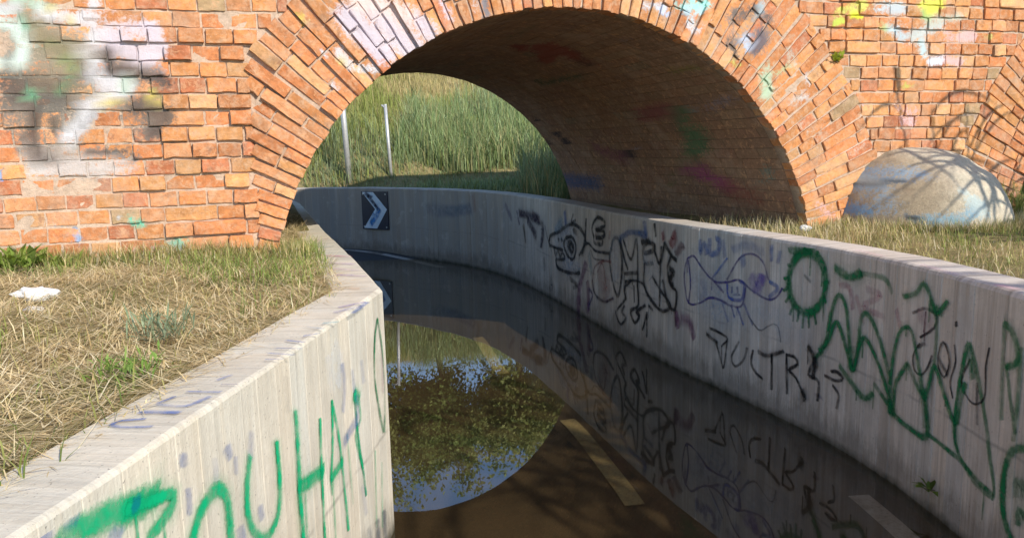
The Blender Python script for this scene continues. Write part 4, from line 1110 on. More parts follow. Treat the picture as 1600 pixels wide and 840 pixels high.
# soffit bricks of both barrels (dark, seen obliquely): one mesh
soff = new_batch()
for cx in (CX, CX2):
    n = int(math.radians(176) / (COURSE / R0))
    for i in range(n):
        ph = math.radians(-88) + (i + .5) * math.radians(176) / n
        t = .092; k0 = rng.uniform(.06, .25)
        while t < TLEN - .02:
            Lb = k0 if k0 else .25 + rng.normal(0, .008); k0 = None
            Lb = min(Lb, TLEN - t)
            pr = rng.uniform(.0006, .0040); hp = COURSE / R0 / 2 * .95
            pa = []
            for (rr, dph) in ((R0 + .012, 1.0), (R0 - pr, 1.0)):
                for sp, tt in ((-1, t), (1, t), (1, t + Lb - .004), (-1, t + Lb - .004)):
                    a_ = ph + sp * hp * dph; pa.append(face(cx + rr * math.sin(a_), tt, CZ + rr * math.cos(a_)))
            v = np.array(pa)
            f = np.array([[4, 5, 6, 7], [0, 4, 7, 3], [1, 2, 6, 5], [0, 1, 5, 4], [3, 7, 6, 2]])
            soff['v'].append(v); soff['f'].append(f + soff['n']); soff['n'] += 8
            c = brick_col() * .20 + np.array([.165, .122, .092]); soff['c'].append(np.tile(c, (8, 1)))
            if cx == CX:
                aa = np.array([ph - hp, ph + hp, ph + hp, ph - hp] * 2) * R0; tt = np.array([t, t, t + Lb, t + Lb] * 2)
                tb = [([(p[0] * R0, p[1]) for p in pts], r, cc, al) for pts, r, cc, al in SOFFIT_PAINT] if 'tb' not in globals() else tb
                pp = paint_at(aa, tt, tb); pp[:, :3] = pp[:, :3] * .75 + .04; pp[:, 3] *= 1.0; soff['p'].append(pp)
            else: soff['p'].append(np.zeros((8, 4)))
            t += Lb + .002
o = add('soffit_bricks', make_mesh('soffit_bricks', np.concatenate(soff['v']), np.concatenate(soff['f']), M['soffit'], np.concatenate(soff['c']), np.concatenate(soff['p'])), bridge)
tag(o, kind='stuff')

# mortar core: face sheet behind the bricks, barrels, jambs, top, back
def core():
    V = []; F = []; n0 = 0
    def sheet(grid, flip=False):
        nonlocal n0
        g = np.asarray(grid); V.append(g.reshape(-1, 3)); f = grid_faces(g.shape[0], g.shape[1]) + n0
        F.append(f[:, ::-1] if flip else f); n0 += g.shape[0] * g.shape[1]
    RR = R0 + .0012
    def colz(s):
        for c in (CX, CX2):
            if abs(s - c) < RR: return CZ + math.sqrt(RR * RR - (s - c) ** 2)
        return -.4
    spans = []
    ang = np.radians(np.linspace(-90, 90, 91))
    spans.append(np.r_[-14., -8., np.r_[np.linspace(-5.3, -2.9, 30), np.linspace(-2.88, CX - RR - .001, 90)]])
    spans.append(CX + RR * np.sin(ang) * .99999)
    spans.append(np.linspace(CX + RR + .001, CX2 - RR - .001, 80))
    spans.append(CX2 + RR * np.sin(ang) * .99999)
    spans.append(np.r_[np.linspace(CX2 + RR + .001, 9.1, 40), 12., 20.])
    for i, sp in enumerate(spans):
        zb = np.array([colz(s) for s in sp]); 
        k = np.linspace(0, 1, 110)
        zz = zb[None] * (1 - k[:, None]) + ZTOP * k[:, None]; ss = np.broadcast_to(sp[None], zz.shape)
        rec = .0055 - .0055 * smooth(-1.9, -2.2, ss) + .0075 * vnoise(ss, zz, 19, 2, 1.6) * smooth(-2.1, -1.8, ss) + .006 * vnoise(ss, zz, 9, 4, 8)
        sheet(face(ss, rec, zz))
        k = np.array([0, 1.]); zz = zb[None] * (1 - k[:, None]) + ZTOP * k[:, None]; ss = np.broadcast_to(sp[None], zz.shape)
        sheet(face(ss, TLEN, zz), True)
        sheet(face(np.stack([sp, sp]), np.array([[.011], [TLEN]]) * np.ones((1, len(sp))), np.full((2, len(sp)), ZTOP)))
        if i % 2:
            tt = np.linspace(.012, TLEN, 40)
            ss = np.broadcast_to(sp[None], (40, len(sp))); zz = np.broadcast_to(zb[None], ss.shape)
            sheet(face(ss, tt[:, None] * np.ones_like(ss), zz), True)
    for c in (CX, CX2):
        for sg in (-1, 1):
            s = c + sg * RR
            g = face(np.full((2, 2), s), np.array([[.012, TLEN], [.012, TLEN]]), np.array([[-.4, -.4], [CZ, CZ]]))
            sheet(g, sg > 0)
    V = np.concatenate(V); F = np.concatenate(F)
    rel = V - O; s = rel @ S; t = rel @ T
    p = paint_at(s + .022 * vnoise(s * 9, V[:, 2] * 9, 51, 2), V[:, 2] + .022 * vnoise(s * 9, V[:, 2] * 9, 52, 2), BRICK_PAINT); p[t > .1, 3] = 0
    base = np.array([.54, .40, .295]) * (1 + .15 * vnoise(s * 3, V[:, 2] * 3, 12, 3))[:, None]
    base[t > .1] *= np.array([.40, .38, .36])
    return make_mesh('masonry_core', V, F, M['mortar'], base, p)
add('masonry_core', core(), bridge)

# ------------------------------------------------------------------ domed concrete cap of the pier's cutwater
def dome():
    nu, nv = 64, 28
    V = []
    for j in range(nv + 1):
        el = (j / nv) * math.pi / 2
        for i in range(nu + 1):
            az = math.pi * (i / nu) * 1.04 - .02 * math.pi
            ce = math.cos(el) ** .80; se = math.sin(el) ** .92
            V.append((math.cos(az) * ce, -math.sin(az) * ce, se))
    V = np.array(V)
    s = 2.84 + V[:, 0] * .57; t = .02 + V[:, 1] * .66; z = .90 + V[:, 2] * .60
    nz = .035 * vnoise(s * 2, z * 2 + t * 2, 14, 4, 1.2) + .005 * vnoise(s * 14, z * 14 + t * 9, 15, 3)
    s = s + V[:, 0] * nz; t = t + V[:, 1] * nz; z = z + V[:, 2] * nz
    P = face(s, t, z)
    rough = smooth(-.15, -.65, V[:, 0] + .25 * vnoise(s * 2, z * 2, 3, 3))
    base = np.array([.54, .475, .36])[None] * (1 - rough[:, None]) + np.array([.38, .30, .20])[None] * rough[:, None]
    base = base * (1 + .12 * vnoise(s * 4, z * 4 + t * 3, 21, 4))[:, None]
    f = grid_faces(nv + 1, nu + 1)
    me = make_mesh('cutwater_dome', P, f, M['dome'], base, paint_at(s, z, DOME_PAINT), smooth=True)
    return tag(add('cutwater_dome', me), 'rounded pale concrete dome with blue paint at the foot of the brick pier', 'concrete dome')
dome()

# ------------------------------------------------------------------ small tube / box helpers
def tube(pts, radii, n=10, cap=True):
    pts = np.array(pts, float); V = []; F = []
    d = np.gradient(pts, axis=0); d /= np.linalg.norm(d, axis=1)[:, None]
    ref = np.array([.3, .9, .1]); 
    for p, t_, r in zip(pts, d, radii):
        a_ = np.cross(t_, ref); a_ /= np.linalg.norm(a_); b_ = np.cross(t_, a_)
        th = np.arange(n) / n * 2 * math.pi
        V.append(p + r * (np.cos(th)[:, None] * a_ + np.sin(th)[:, None] * b_))
    m = len(pts); k = np.arange(n)
    for i in range(m - 1): F.append(np.stack([i * n + k, i * n + (k + 1) % n, (i + 1) * n + (k + 1) % n, (i + 1) * n + k], -1))
    V = np.concatenate(V); F = [np.concatenate(F)]
    if cap:
        V = np.r_[V, pts[:1], pts[-1:]]; c0 = m * n
        F.append(np.r_[np.stack([np.full(n, c0), (k + 1) % n, k], -1), np.stack([np.full(n, c0 + 1), (m - 1) * n + k, (m - 1) * n + (k + 1) % n], -1)])
    return V, F
def prism(outline, frame, thick):
    """outline [(a,b)] in a plane given by frame(a,b,depth)->xyz"""
    n = len(outline); V = np.array([frame(a_, b_, 0.) for a_, b_ in outline] + [frame(a_, b_, thick) for a_, b_ in outline])
    k = np.arange(n)
    return V, np.stack([k, (k + 1) % n, n + (k + 1) % n, n + k], -1), n
def prism_mesh(name, outline, frame, thick, mat):
    V, side, n = prism(outline, frame, thick)
    me = bpy.data.meshes.new(name)
    me.from_pydata([tuple(v) for v in V], [], [tuple(int(x) for x in f) for f in side] + [tuple(range(n))[::-1], tuple(range(n, 2 * n))])
    me.materials.append(mat); me.update()
    return me

# chevron sign on the far wall
U0 = 26.835
pc = along(RQ, RL, [U0])[0]; dn = along(RQ, RL, [U0 + .2])[0] - along(RQ, RL, [U0 - .2])[0]; dn /= np.hypot(*dn)
right_dir = np.array([-dn[0], -dn[1], 0]); out_dir = np.array([np.interp(U0, RL, RNf[:, 0]), np.interp(U0, RL, RNf[:, 1]), 0])
sc_c = np.array([pc[0], pc[1], .685])
sfr = lambda a_, b_, d_: sc_c + right_dir * a_ + np.array([0, 0, b_]) + out_dir * d_
sign = tag(empty('chevron_sign', tuple(sc_c)), 'black square traffic sign with white chevron pointing right on the far wall', 'sign')
hw, hh = .27, .29
add('panel', prism_mesh('panel', [(-hw, -hh), (hw, -hh), (hw, hh), (-hw, hh)], lambda a_, b_, d_: sfr(a_, b_, .012 + d_), .012, M['sign_dark']), sign)
add('chevron', prism_mesh('chevron', [(-.24, -.275), (.03, -.275), (.25, 0.02), (-.02, .28), (-.25, .28), (.01, .02)], lambda a_, b_, d_: sfr(a_, b_, .0245 + d_), .002, M['sign_white']), sign)
def smear():
    st = [([(-.12, .22), (.0, .10), (.09, .0)], .05, (.01, .02, .06), .8), ([(-.18, .26), (-.05, .2)], .05, (.01, .02, .06), .7), ([(.1, .02), (.02, -.1), (-.08, -.2)], .06, (.03, .22, .55), .75), ([(-.02, -.05), (-.1, -.22)], .05, (.05, .30, .6), .5)]
    v, f, c, uv = ribbon(st, lambda p, d: np.array([sfr(x, y, .0275 + d * .4) for x, y in p]))
    return make_mesh('paint_smear', v, f, M['spray'], colors=c, uv=uv)
add('paint_smear', smear(), sign)
for a_, b_ in ((-.23, .25), (.23, .25), (-.23, -.25), (.23, -.25)):
    v, f = tube([sfr(a_, b_, .0), sfr(a_, b_, .03)], [.012, .012], 8); add('bolt', make_mesh('bolt', v, f, M['pole']), sign)

# steel posts behind the far wall
def post(name, base, top, r, label, dark=0., fork=False):
    e = tag(empty(name, base), label, 'post', 'steel posts behind the far wall')
    b, t_ = np.array(base), np.array(top)
    k0 = b + (t_ - b) * dark
    v, f = tube([k0, (k0 + t_) / 2, t_], [r, r, r], 14); add('shaft', make_mesh('shaft', v, f, M['pole'], smooth=True), e)
    if dark:
        v, f = tube([b - [0, 0, .1], (b + k0) / 2, k0], [r * 1.12] * 3, 14); add('sleeve', make_mesh('sleeve', v, f, M['dark']), e)
    v, f = tube([b - [0, 0, .05], b + [0, 0, .03]], [r * 1.8, r * 1.7], 14); add('collar', make_mesh('collar', v, f, M['pole'], smooth=True), e)
    v, f = tube([t_ - [0, 0, .004], t_ + [0, 0, .012]], [r * 1.08, r * 1.0], 14); add('cap', make_mesh('cap', v, f, M['pole']), e)
    if fork:
        v, f = tube([t_ + [-.06, 0, .0], t_ + [-.02, 0, -.03], t_ + [.02, 0, -.04]], [r * .6, r * .7, r * .6], 8); add('bracket', make_mesh('bracket', v, f, M['pole']), e)
post('steel_post', (-2.60, 12.55, 1.02), (-2.68, 12.58, 3.05), .045, 'thick pale steel post half hidden by the left side of the arch')
post('steel_post', (-1.90, 12.45, 1.02), (-1.95, 12.47, 2.30), .026, 'thin short steel post with a small bracket at its top', 0., True)

# ------------------------------------------------------------------ grass and straw
def blades(pos, length, width, azim, tilt, bend, c0, c1):
    """pos (N,3) roots; tilt from vertical; bend extra tilt of the upper half; colours root/tip"""
    n = len(pos)
    hx = np.cos(azim); hy = np.sin(azim)
    side = np.stack([-hy, hx, np.zeros(n)], -1) * (width / 2)[:, None]
    def adv(p, tl, l): return p + np.stack([hx * np.sin(tl) * l, hy * np.sin(tl) * l, np.cos(tl) * l], -1)
    p1 = adv(pos, tilt, length * .5); p2 = adv(p1, tilt + bend, length * .5)
    V = np.stack([pos - side, pos + side, p1 - side * .8, p1 + side * .8, p2], 1).reshape(-1, 3)
    i = np.arange(n)[:, None] * 5
    Fq = (i + np.array([[0, 1, 3, 2]])); Ft = (i + np.array([[2, 3, 4]]))
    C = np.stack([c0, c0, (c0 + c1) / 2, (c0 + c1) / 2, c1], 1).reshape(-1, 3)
    return V, [Fq, Ft], C
def join(parts):
    V = []; Q = []; Tt = []; C = []; n = 0
    for v, f, c in parts:
        V.append(v); C.append(c); Q.append(f[0] + n); Tt.append(f[1] + n); n += len(v)
    return np.concatenate(V), [np.concatenate(Q), np.concatenate(Tt)], np.concatenate(C)
def pick(cols, n, jitter=.18):
    c = np.array(cols)[rng.integers(0, len(cols), n)]
    return c * rng.uniform(1 - jitter, 1 + jitter, (n, 1))
STRAW = [(.78, .62, .35), (.82, .68, .41), (.70, .54, .29), (.64, .49, .25), (.84, .73, .49), (.55, .41, .20)]
GREEN = [(.20, .27, .06), (.27, .33, .08), (.34, .36, .11), (.16, .22, .06)]
OLIVE = [(.46, .41, .15), (.52, .46, .19), (.40, .36, .13), (.32, .31, .10)]
PI2 = 2 * math.pi
def inside_arch(s, t, z): 
    return None

# left bank ------------------------------------------------------------
def left_points(n, ymin, ymax, wmax, power=1.0):
    y = rng.uniform(ymin, ymax, n); w = wmax * rng.random(n) ** power
    x = left_edge(y) - w - .03
    s, t = st_of(x, y)
    ok = (t < -.015) | ((s > CX - R0 + .02) & (t < TLEN + 2))
    return x[ok], y[ok], w[ok]
parts = []
x, y, w = left_points(120000, .2, 6.5, 3.4, .85)
n = len(x); g = vnoise(x, y, 31, 3, 2.2)
z = h_left(x, y)
parts.append(blades(np.stack([x, y, z + rng.uniform(0, .028, n)], -1), rng.uniform(.03, .15, n), rng.uniform(.0016, .0038, n), vnoise(x, y, 33, 3, 1.5) * 5 + rng.normal(0, .7, n) + PI2 * .5 * (rng.random(n) < .5), rng.uniform(1.2, 1.6, n), rng.uniform(-.15, .2, n), pick(STRAW, n), pick(STRAW, n)))
x, y, w = left_points(26000, .2, 6.2, 3.4, .9); g = vnoise(x, y, 31, 3, 2.0)
k = g + rng.normal(0, .25, len(x)) > -.02; x, y = x[k], y[k]; n = len(x)
mixc = np.where(rng.random((n, 1)) < .55, pick(OLIVE, n), pick(STRAW, n))
parts.append(blades(np.stack([x, y, h_left(x, y)], -1), rng.uniform(.03, .10, n), rng.uniform(.002, .0042, n), rng.uniform(0, PI2, n), rng.uniform(.2, 1.1, n), rng.uniform(.1, .9, n), mixc * .85, mixc))
x, y, w = left_points(60000, .2, 6.2, 3.4, .9); g = vnoise(x, y, 47, 3, 1.7)
k = g + rng.normal(0, .10, len(x)) > .22; x, y = x[k], y[k]; n = len(x)
gc = pick(GREEN, n)
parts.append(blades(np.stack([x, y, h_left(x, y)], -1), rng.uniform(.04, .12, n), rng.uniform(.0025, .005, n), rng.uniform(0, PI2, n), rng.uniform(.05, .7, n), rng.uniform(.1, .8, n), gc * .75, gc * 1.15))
# taller fringe against the brick foot
n = 6500; s = rng.uniform(-3.6, SLEFT + .25, n); t = -np.abs(rng.normal(0, .07, n)) - .03; p = face(s, t, 0 * s); p[:, 2] = h_left(p[:, 0], p[:, 1])
gc = np.where(rng.random((n, 1)) < .5, pick(OLIVE, n), np.where(rng.random((n, 1)) < .5, pick(GREEN, n), pick(STRAW, n)))
parts.append(blades(p, rng.uniform(.04, .15, n), rng.uniform(.002, .0045, n), rng.uniform(0, PI2, n), rng.uniform(.05, .6, n), rng.uniform(.1, .8, n), gc * .8, gc))
# short fringe leaning over the wall cap
n = 7000; y = rng.uniform(.3, 6, n); x = left_edge(y) - .12 - np.abs(rng.normal(0, .03, n)); gc = np.where(rng.random((n, 1)) < .7, pick(STRAW, n), pick(OLIVE, n))
parts.append(blades(np.stack([x, y, np.full(n, 1.005)], -1), rng.uniform(.03, .10, n), rng.uniform(.002, .004, n), rng.uniform(-.8, .8, n), rng.uniform(.7, 1.45, n), rng.uniform(0, .3, n), gc * .8, gc))
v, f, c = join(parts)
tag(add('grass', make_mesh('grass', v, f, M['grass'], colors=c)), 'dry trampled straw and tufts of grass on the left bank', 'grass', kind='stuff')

# right bank -----------------------------------------------------------
def right_points(n, ulo, uhi, wlo, whi, power=1.0):
    u = rng.uniform(ulo, uhi, n); w = wlo + (whi - wlo) * rng.random(n) ** power
    p = along(RQ, RL, u); nn = np.c_[np.interp(u, RL, RNs[:, 0]), np.interp(u, RL, RNs[:, 1])]
    x = p[:, 0] + nn[:, 0] * w; y = p[:, 1] + nn[:, 1] * w
    return x, y, w
def outside_bridge(x, y):
    s, t = st_of(x, y)
    return (t < -.02) | (t > TLEN + .02) | (np.abs(s - CX) < R0 - .02)
parts = []
x, y, w = right_points(42000, 14.5, 21.5, .25, 4.0, 1.3)
s, t = st_of(x, y); k = (t < -.02) & (((s - 2.84) / .57) ** 2 + (t / .66) ** 2 > 1); x, y, w = x[k], y[k], w[k]; n = len(x)
lay = rng.random(n) < .45
gc = np.where(rng.random((n, 1)) < .50, pick(STRAW, n), pick(OLIVE, n)); gg = vnoise(x, y, 61, 3, 1.8) + rng.normal(0, .2, n) > .12; gc = np.where(gg[:, None], pick(GREEN, n), gc)
parts.append(blades(np.stack([x, y, h_right(x, y, w)], -1), rng.uniform(.03, .095, n), rng.uniform(.002, .0045, n), rng.uniform(0, PI2, n), np.where(lay, rng.uniform(1.0, 1.5, n), rng.uniform(.05, .7, n)), rng.uniform(0, .7, n), gc * .8, gc))
# sparse wisps in the tunnel mouth behind the wall cap and along the jamb
x, y, w = right_points(5200, 18.2, 20.6, .2, .9, 1.0)
s, t = st_of(x, y); k = (s < CX + R0 + .1) & (rng.random(len(x)) < np.clip(.9 - t * .9, 0.02, 1)); x, y, w = x[k], y[k], w[k]; n = len(x)
gc = np.where(rng.random((n, 1)) < .6, pick(STRAW, n), pick(OLIVE, n))
parts.append(blades(np.stack([x, y, h_right(x, y, w)], -1), rng.uniform(.04, .14, n), rng.uniform(.002, .004, n), rng.uniform(0, PI2, n), rng.uniform(.05, .7, n), rng.uniform(0, .7, n), gc * .8, gc))
n = 5000; th = rng.uniform(-.2, math.pi + .2, n); rr_ = 1 + np.abs(rng.normal(0, .09, n)); p = face(2.84 + np.cos(th) * .575 * rr_, .02 - np.sin(th) * .665 * rr_, np.full(n, .97)); p[:, 2] = .985
gc = np.where(rng.random((n, 1)) < .5, pick(STRAW, n), np.where(rng.random((n, 1)) < .5, pick(OLIVE, n), pick(GREEN, n)))
parts.append(blades(p, rng.uniform(.04, .14, n), rng.uniform(.002, .0045, n), rng.uniform(0, PI2, n), rng.uniform(.05, .7, n), rng.uniform(0, .7, n), gc * .8, gc))
# green growth at the right behind the dome
n = 9000; s = rng.uniform(3.45, 6.5, n); t = rng.uniform(-1.2, -.05, n); p = face(s, t, 0 * s); p[:, 2] = 1.0; gc = pick(GREEN, n)
parts.append(blades(p, rng.uniform(.08, .34, n), rng.uniform(.003, .008, n), rng.uniform(0, PI2, n), rng.uniform(.05, .6, n), rng.uniform(0, .7, n), gc * .7, gc))
v, f, c = join(parts)
tag(add('grass', make_mesh('grass', v, f, M['grass'], colors=c)), 'short yellow and green grass behind the right wall cap', 'grass', kind='stuff')

# tall grass on the hill beyond the bridge ------------------------------
parts = []
x, y, w = right_points(130000, 20.0, 34.0, .25, 13, 1.0)
s, t = st_of(x, y); k = (t > TLEN + .12); x, y, w = x[k], y[k], w[k]; n = len(x)
z = h_right(x, y, w)
g1 = vnoise(x, y, 71, 3, .45); g2 = vnoise(x, y * .7, 72, 3, .8); reed = (vnoise(x * .8, y * .5, 73, 3, .6) + .35 * smooth(-1.6, .6, x) - .25 * smooth(9, 12, t[k])) > .12
BLUEG = [(.31, .39, .18), (.37, .46, .23), (.26, .34, .15), (.44, .51, .29)]
HGREEN = [(.36, .41, .10), (.43, .47, .13), (.49, .50, .18), (.28, .33, .08)]
HSTRAW = [(.66, .53, .23), (.72, .58, .29), (.58, .46, .20), (.54, .48, .19)]
r = rng.random(n)
gc = np.where((g1 + rng.normal(0, .12, n) > -.05)[:, None], pick(HGREEN, n), pick(HSTRAW, n)); gc = np.where((reed & (r < .75))[:, None], pick(BLUEG, n), gc)
tall = vnoise(x, y, 75, 3, .9)
ln = (.7 + .9 * np.clip(tall, -.3, 1)) * np.where(reed, rng.uniform(.25, .75, n), rng.uniform(.18, .50, n)) * np.clip(.5 + w * .45, .25, 1) * np.where((t[k] < 8.3) & (x < .15), .38, 1.) * (1 + .5 * (reed & (x > .15) & (t[k] < 8.5)))
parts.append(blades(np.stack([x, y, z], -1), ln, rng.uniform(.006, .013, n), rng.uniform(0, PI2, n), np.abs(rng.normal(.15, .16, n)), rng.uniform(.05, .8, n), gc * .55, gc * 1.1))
n = 19000; x = rng.uniform(-1.9, 3.0, n); y = rng.uniform(11.5, 15.5, n); s, t = st_of(x, y)
k = (t > 8.25 + .4 * vnoise(x, y, 81, 2, .8)) & (vnoise(x, y, 82, 2, .9) + .55 * smooth(-1.3, .6, x) > .0); x, y, t = x[k], y[k], t[k]; n = len(x)
gc = pick([(.32, .44, .18), (.40, .52, .25), (.27, .38, .15), (.46, .56, .30), (.36, .46, .16), (.60, .55, .27), (.48, .50, .22)], n)
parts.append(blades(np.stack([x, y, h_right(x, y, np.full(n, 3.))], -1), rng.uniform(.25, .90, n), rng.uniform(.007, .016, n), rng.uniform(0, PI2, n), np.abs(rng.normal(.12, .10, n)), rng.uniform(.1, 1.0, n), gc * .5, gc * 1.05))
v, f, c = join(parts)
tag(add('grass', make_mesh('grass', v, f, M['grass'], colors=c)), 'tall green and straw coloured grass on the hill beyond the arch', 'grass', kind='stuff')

# ------------------------------------------------------------------ trees
def grow(base, height, crown_c, crown_r, seed, n_limbs, sub=5, lean=(0, 0), trunk_r=.12, twigs=4):
    """returns trunk mesh data and twig end points"""
    R_ = np.random.default_rng(seed); V = []; F4 = []; F3 = []; n0 = 0; tips = []
    def put(pts, radii, n):
        nonlocal n0
        v, f = tube(pts, radii, n); V.append(v); F4.append(f[0] + n0); F3.append(f[1] + n0); n0 += len(v)
    base = np.array(base, float); cc = np.array(crown_c, float); cr = np.array(crown_r, float)
    top = cc + [0, 0, cr[2] * .35]
    k = np.linspace(0, 1, 7)[:, None]; tr = base * (1 - k) + top * k + np.c_[R_.normal(0, .05, (7, 2)) * height / 6, np.zeros(7)] * (k * (1 - k) * 4)
    put(tr, np.linspace(trunk_r, trunk_r * .25, 7), 9)
    for i in range(n_limbs):
        a_ = R_.uniform(.35, .95); st = tr[0] * 0 + np.array([np.interp(a_, k[:, 0], tr[:, j]) for j in range(3)])
        th = i * 2.4 + R_.uniform(-.5, .5); el = R_.uniform(-.25, .9)
        end = cc + cr * np.array([math.cos(th) * math.cos(el), math.sin(th) * math.cos(el), math.sin(el)]) * R_.uniform(.75, 1.02)
        q = np.linspace(0, 1, 6)[:, None]; lm = st * (1 - q) + end * q; lm[:, 2] += (q * (1 - q))[:, 0] * np.linalg.norm(end - st) * R_.uniform(-.1, .35); lm[1:-1] += R_.normal(0, .04, (4, 3)) * np.linalg.norm(end - st)
        put(lm, np.linspace(trunk_r * .34, trunk_r * .07, 6), 6)
        for j in range(sub):
            b_ = R_.uniform(.3, 1.0); s2 = np.array([np.interp(b_, q[:, 0], lm[:, d]) for d in range(3)])
            e2 = s2 + R_.normal(0, 1, 3) * cr * .34 + [0, 0, -.05]
            tw = np.array([s2, (s2 + e2) / 2 + R_.normal(0, .05, 3), e2]); put(tw, [trunk_r * .10, trunk_r * .07, trunk_r * .04], 5)
            for m in range(twigs): tips.append(s2 + (e2 - s2) * R_.uniform(.25, 1.05))
    return np.concatenate(V), [np.concatenate(F4), np.concatenate(F3)], np.array(tips)
def leaf_cards(tips, per, spread, size, aspect, cols, seed, droop=.3):
    R_ = np.random.default_rng(seed); n = len(tips) * per
    c = np.repeat(tips, per, 0) + R_.normal(0, 1, (n, 3)) * spread
    d = R_.normal(0, 1, (n, 3)); d[:, 2] -= droop; d /= np.linalg.norm(d, axis=1)[:, None]
    e = np.cross(d, R_.normal(0, 1, (n, 3))); e /= np.linalg.norm(e, axis=1)[:, None]
    L = size * R_.uniform(.6, 1.3, n)[:, None]; Wd_ = L * aspect
    V = np.stack([c - d * L * .5, c + e * Wd_ * .5, c + d * L * .5, c - e * Wd_ * .5], 1).reshape(-1, 3)
    f = np.arange(n)[:, None] * 4 + np.array([[0, 1, 2, 3]])
    cc = np.array(cols)[R_.integers(0, len(cols), n)] * R_.uniform(.7, 1.25, (n, 1))
    return V, f, np.repeat(cc, 4, 0)
def tree(label, base, height, cc, cr, seed, limbs, per, spread, leaf, aspect, cols, trunk_r, group, sub=5, twigs=4):
    e = tag(empty('tree', base), label, 'tree', group)
    v, f, tips = grow(base, height, cc, cr, seed, limbs, sub, trunk_r=trunk_r, twigs=twigs)
    add('trunk', make_mesh('trunk', v, f, M['bark']), e)
    v, f, c = leaf_cards(tips, per, spread, leaf, aspect, cols, seed + 1)
    add('crown', make_mesh('crown', v, f, M['leaf'], colors=c), e)
LEAF = [(.25, .32, .09), (.31, .38, .11), (.36, .41, .14), (.20, .26, .07)]
LEAF2 = [(.36, .40, .13), (.42, .44, .16), (.31, .34, .10)]
GT = 'trees along the crest of the hill beyond the bridge'
def crest(x, y): return float(h_right(np.array([x]), np.array([y]), np.array([9.])))
for lab, bx, by, hgt, cz, cr, sd_, cols in (
    ('broad olive green tree on the hill crest, mirrored left of the puddle centre', -4.9, 20.5, 6.5, 6.0, (1.9, 1.9, 1.75), 11, LEAF2),
    ('tall green tree on the hill crest, mirrored in the middle of the puddle', -2.2, 21.6, 7.5, 6.1, (1.5, 1.8, 1.9), 12, LEAF),
    ('small bushy tree on the hill crest, mirrored at the right of the puddle', .1, 20.8, 5.0, 5.6, (1.2, 1.6, 1.3), 13, LEAF2),
    ('low rounded tree on the hill crest, mirrored at the right rim of the puddle', 2.6, 20.2, 5.0, 5.4, (1.3, 1.4, 1.3), 15, LEAF),
    ('slender tree with sparse crown on the hill crest, farthest left', -8.6, 21.5, 7.0, 6.2, (2.0, 1.8, 2.2), 14, LEAF)):
    z0 = 4.3
    tree(lab, (bx, by, z0 - .3), hgt, (bx, by, cz), cr, sd_, 24, 26, .19, .13, .55, cols, .11, GT, 8, 5)
# trees behind the camera on the right whose branches shade the dome, the wall cap and the water
GS = 'reed clumps on the right bank'
SHL = [(.10, .16, .04), (.14, .20, .06), (.09, .13, .03)]
def cane(label, spots, height, seed, leaf_len, leaf_w, per, group):
    """a clump of giant reed: leaning stalks with long arching leaves"""
    R_ = np.random.default_rng(seed); base = (float(np.mean([p[0] for p in spots])), float(np.mean([p[1] for p in spots])), 1.0)
    e = tag(empty('giant_reed', base), label, 'plant', group)
    V = []; Q = []; C = []; n0 = 0
    for (bx, by, tx, ty, h) in spots:
        k = np.linspace(0, 1, 8)[:, None]; st = np.c_[bx + (tx - bx) * k ** 1.6, by + (ty - by) * k ** 1.6, .95 + h * k]
        v, f = tube(st, np.linspace(.018, .007, 8), 7); add('stalk', make_mesh('stalk', v, f, M['bark']), e)
        for i in range(per):
            q = R_.uniform(.35, 1.0); p0 = np.array([np.interp(q, k[:, 0], st[:, d]) for d in range(3)])
            az = R_.uniform(0, PI2); L = leaf_len * R_.uniform(.6, 1.15); el = R_.uniform(.5, 1.2); w_ = leaf_w * R_.uniform(.7, 1.2)
            d = np.array([math.cos(az), math.sin(az), 0]); sd2 = np.array([-math.sin(az), math.cos(az), 0])
            m_ = 7; u = np.linspace(0, 1, m_); pts = p0 + d * (L * math.cos(el) * u + .25 * L * u ** 2)[:, None] + np.array([0, 0, 1.]) * (L * math.sin(el) * u - L * .95 * u ** 2)[:, None]
            ww = w_ * np.array([.5, .9, 1., .9, .7, .4, .05])
            V.append(pts - sd2 * ww[:, None] / 2); V.append(pts + sd2 * ww[:, None] / 2); j = np.arange(m_ - 1)
            Q.append(np.stack([n0 + j, n0 + j + 1, n0 + m_ + j + 1, n0 + m_ + j], -1)); n0 += 2 * m_
            C.append(np.tile(np.array(SHL[R_.integers(3)]) * R_.uniform(.8, 1.4), (2 * m_, 1)))
    add('foliage', make_mesh('foliage', np.concatenate(V), np.concatenate(Q), M['leaf'], colors=np.concatenate(C)), e)
R_ = np.random.default_rng(77)
cane('giant reed clump right of the dome, shading the dome and the next arch', [(5.0 + R_.normal(0, .25), 2.8 + R_.normal(0, .3), 4.66 + R_.normal(0, .40), 3.05 + R_.normal(0, .42), R_.uniform(1.1, 2.5)) for _ in range(23)], 2.4, 31, .70, .048, 17, GS)
cane('sparse giant reed clump farther back, its shadow falling on the water', [(4.3 + R_.normal(0, .25), -.7 + R_.normal(0, .25), 3.95 + R_.normal(0, .5), -.3 + R_.normal(0, .4), R_.uniform(1.8, 3.0)) for _ in range(20)], 2.6, 33, .80, .065, 18, GS)

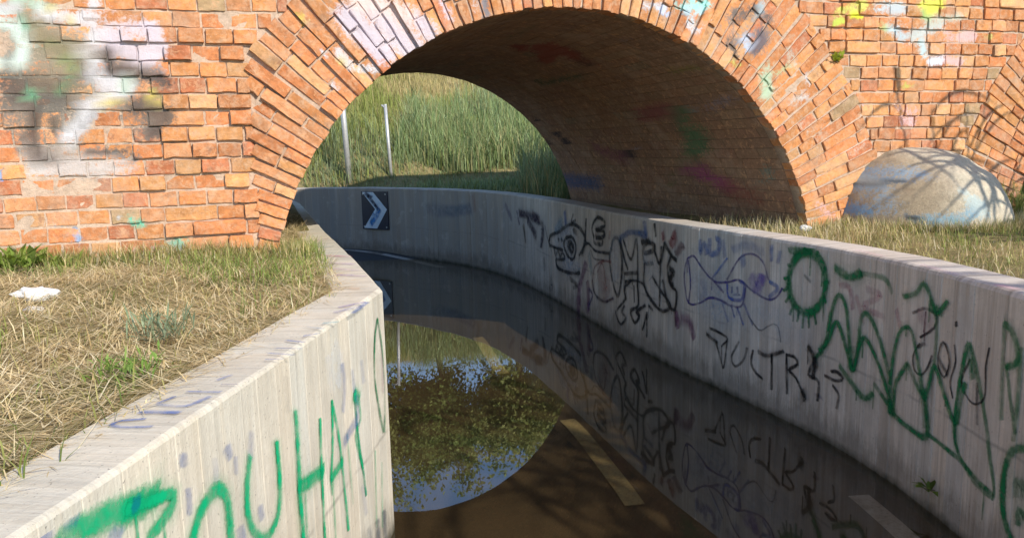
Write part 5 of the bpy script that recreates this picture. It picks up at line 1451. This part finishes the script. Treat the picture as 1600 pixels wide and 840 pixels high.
# ------------------------------------------------------------------ weeds and litter
def weed(name, label, base, n, length, width, cols, seed, up=.6, group=None, spread=.05):
    R_ = np.random.default_rng(seed); e = tag(empty(name, base), label, 'plant', group)
    V = []; F = []; C = []; k0 = 0; st = []
    for i in range(n):
        az = R_.uniform(0, PI2); el = R_.uniform(up * .3, 1.4); L = length * R_.uniform(.5, 1.1); w_ = width * R_.uniform(.7, 1.2)
        d = np.array([math.cos(az) * math.cos(el), math.sin(az) * math.cos(el), math.sin(el)]); sd2 = np.array([-math.sin(az), math.cos(az), 0])
        root = np.array(base) + d * L * R_.uniform(.0, .5) + np.r_[R_.normal(0, spread, 2), 0]; m = root + d * L * .5; tip = root + d * L + np.array([0, 0, -.2 * L])
        V += [root, m - sd2 * w_ / 2 + [0, 0, .1 * w_], tip, m + sd2 * w_ / 2 + [0, 0, .1 * w_], m]; F += [[k0, k0 + 1, k0 + 4], [k0 + 1, k0 + 2, k0 + 4], [k0 + 2, k0 + 3, k0 + 4], [k0 + 3, k0, k0 + 4]]; k0 += 5
        c = np.array(cols[R_.integers(len(cols))]) * R_.uniform(.8, 1.2); C += [c] * 5
        if i % 3 == 0: st.append((np.array(base), root))
    add('foliage', make_mesh('foliage', np.array(V), np.array(F), M['leaf'], colors=np.array(C)), e)
    SV = []; S4 = []; S3 = []; n0 = 0
    for a_, b_ in st[:10]:
        v, f = tube([a_, (a_ + b_) / 2 + [0, 0, .004], b_], [width * .09] * 3, 5); SV.append(v); S4.append(f[0] + n0); S3.append(f[1] + n0); n0 += len(v)
    add('stem', make_mesh('stem', np.concatenate(SV), [np.concatenate(S4), np.concatenate(S3)], M['bark']), e)
WG = [(.18, .26, .04), (.24, .32, .06), (.14, .20, .04)]
def fp(s, t, z): return tuple(float(v) for v in face(s, t, z))
weed('weed', 'leafy green weed clump at the brick foot, far left edge', fp(-2.46, -.12, 1.05), 120, .13, .035, WG, 41)
weed('weed', 'low green weed at the brick foot right of the leafy clump', fp(-2.28, -.10, 1.04), 70, .09, .028, WG, 42)
weed('weed', 'grey green spiky weed standing in the middle of the straw', (-1.05, 2.25, 1.03), 130, .12, .006, [(.20, .26, .15), (.26, .31, .19)], 43, 1.0)
weed('weed', 'bright green tuft low in the straw near the wall cap', (-.98, 1.88, 1.03), 120, .07, .007, [(.22, .36, .07), (.28, .40, .10)], 44, .9)
weed('weed', 'lime green weed rooted in the brick joints above the arch', fp(2.19, -.02, 2.06), 34, .07, .026, [(.45, .55, .04), (.38, .48, .05)], 45, spread=.015)
weed('weed', 'small green weed sprouting from the base of the shaded wall', tuple(np.r_[on_right(np.array([[17.055, .10]]), .01)[0]]), 18, .10, .026, WG, 46, spread=.008)
weed('weed', 'green tuft on the right bank at the foot of the dome', fp(3.0, -.98, 1.02), 50, .09, .012, WG, 47, .9)
def litter(name, label, base, size, seed, flat=.35):
    import bmesh
    R_ = np.random.default_rng(seed); bm = bmesh.new(); bmesh.ops.create_icosphere(bm, subdivisions=3, radius=1)
    for v in bm.verts:
        p = np.array(v.co); k = 1 + .30 * float(vnoise(p[0] * 2 + seed, p[1] * 2 + p[2] * 1.7, seed, 3, 1.4)) + .10 * math.sin(p[0] * 9 + p[1] * 5)
        v.co = Vector((p[0] * size * k, p[1] * size * .6 * k, p[2] * size * flat * k))
    me = bpy.data.meshes.new(name); bm.to_mesh(me); bm.free(); me.materials.append(M['plastic'])
    tag(add(name, me, None, Matrix.Translation(base)), label, 'litter', 'crumpled white litter')
litter('plastic_bag', 'crumpled white plastic bag lying in the straw on the left', (-1.80, 2.86, 1.07), .085, 3)
litter('plastic_scrap', 'small white scrap just below the crumpled bag in the straw', (-1.66, 2.62, 1.06), .035, 5)
litter('paper_scrap', 'tiny white scrap behind the wall cap at the right arch foot', (1.83, 4.75, 1.035), .035, 8, .6)
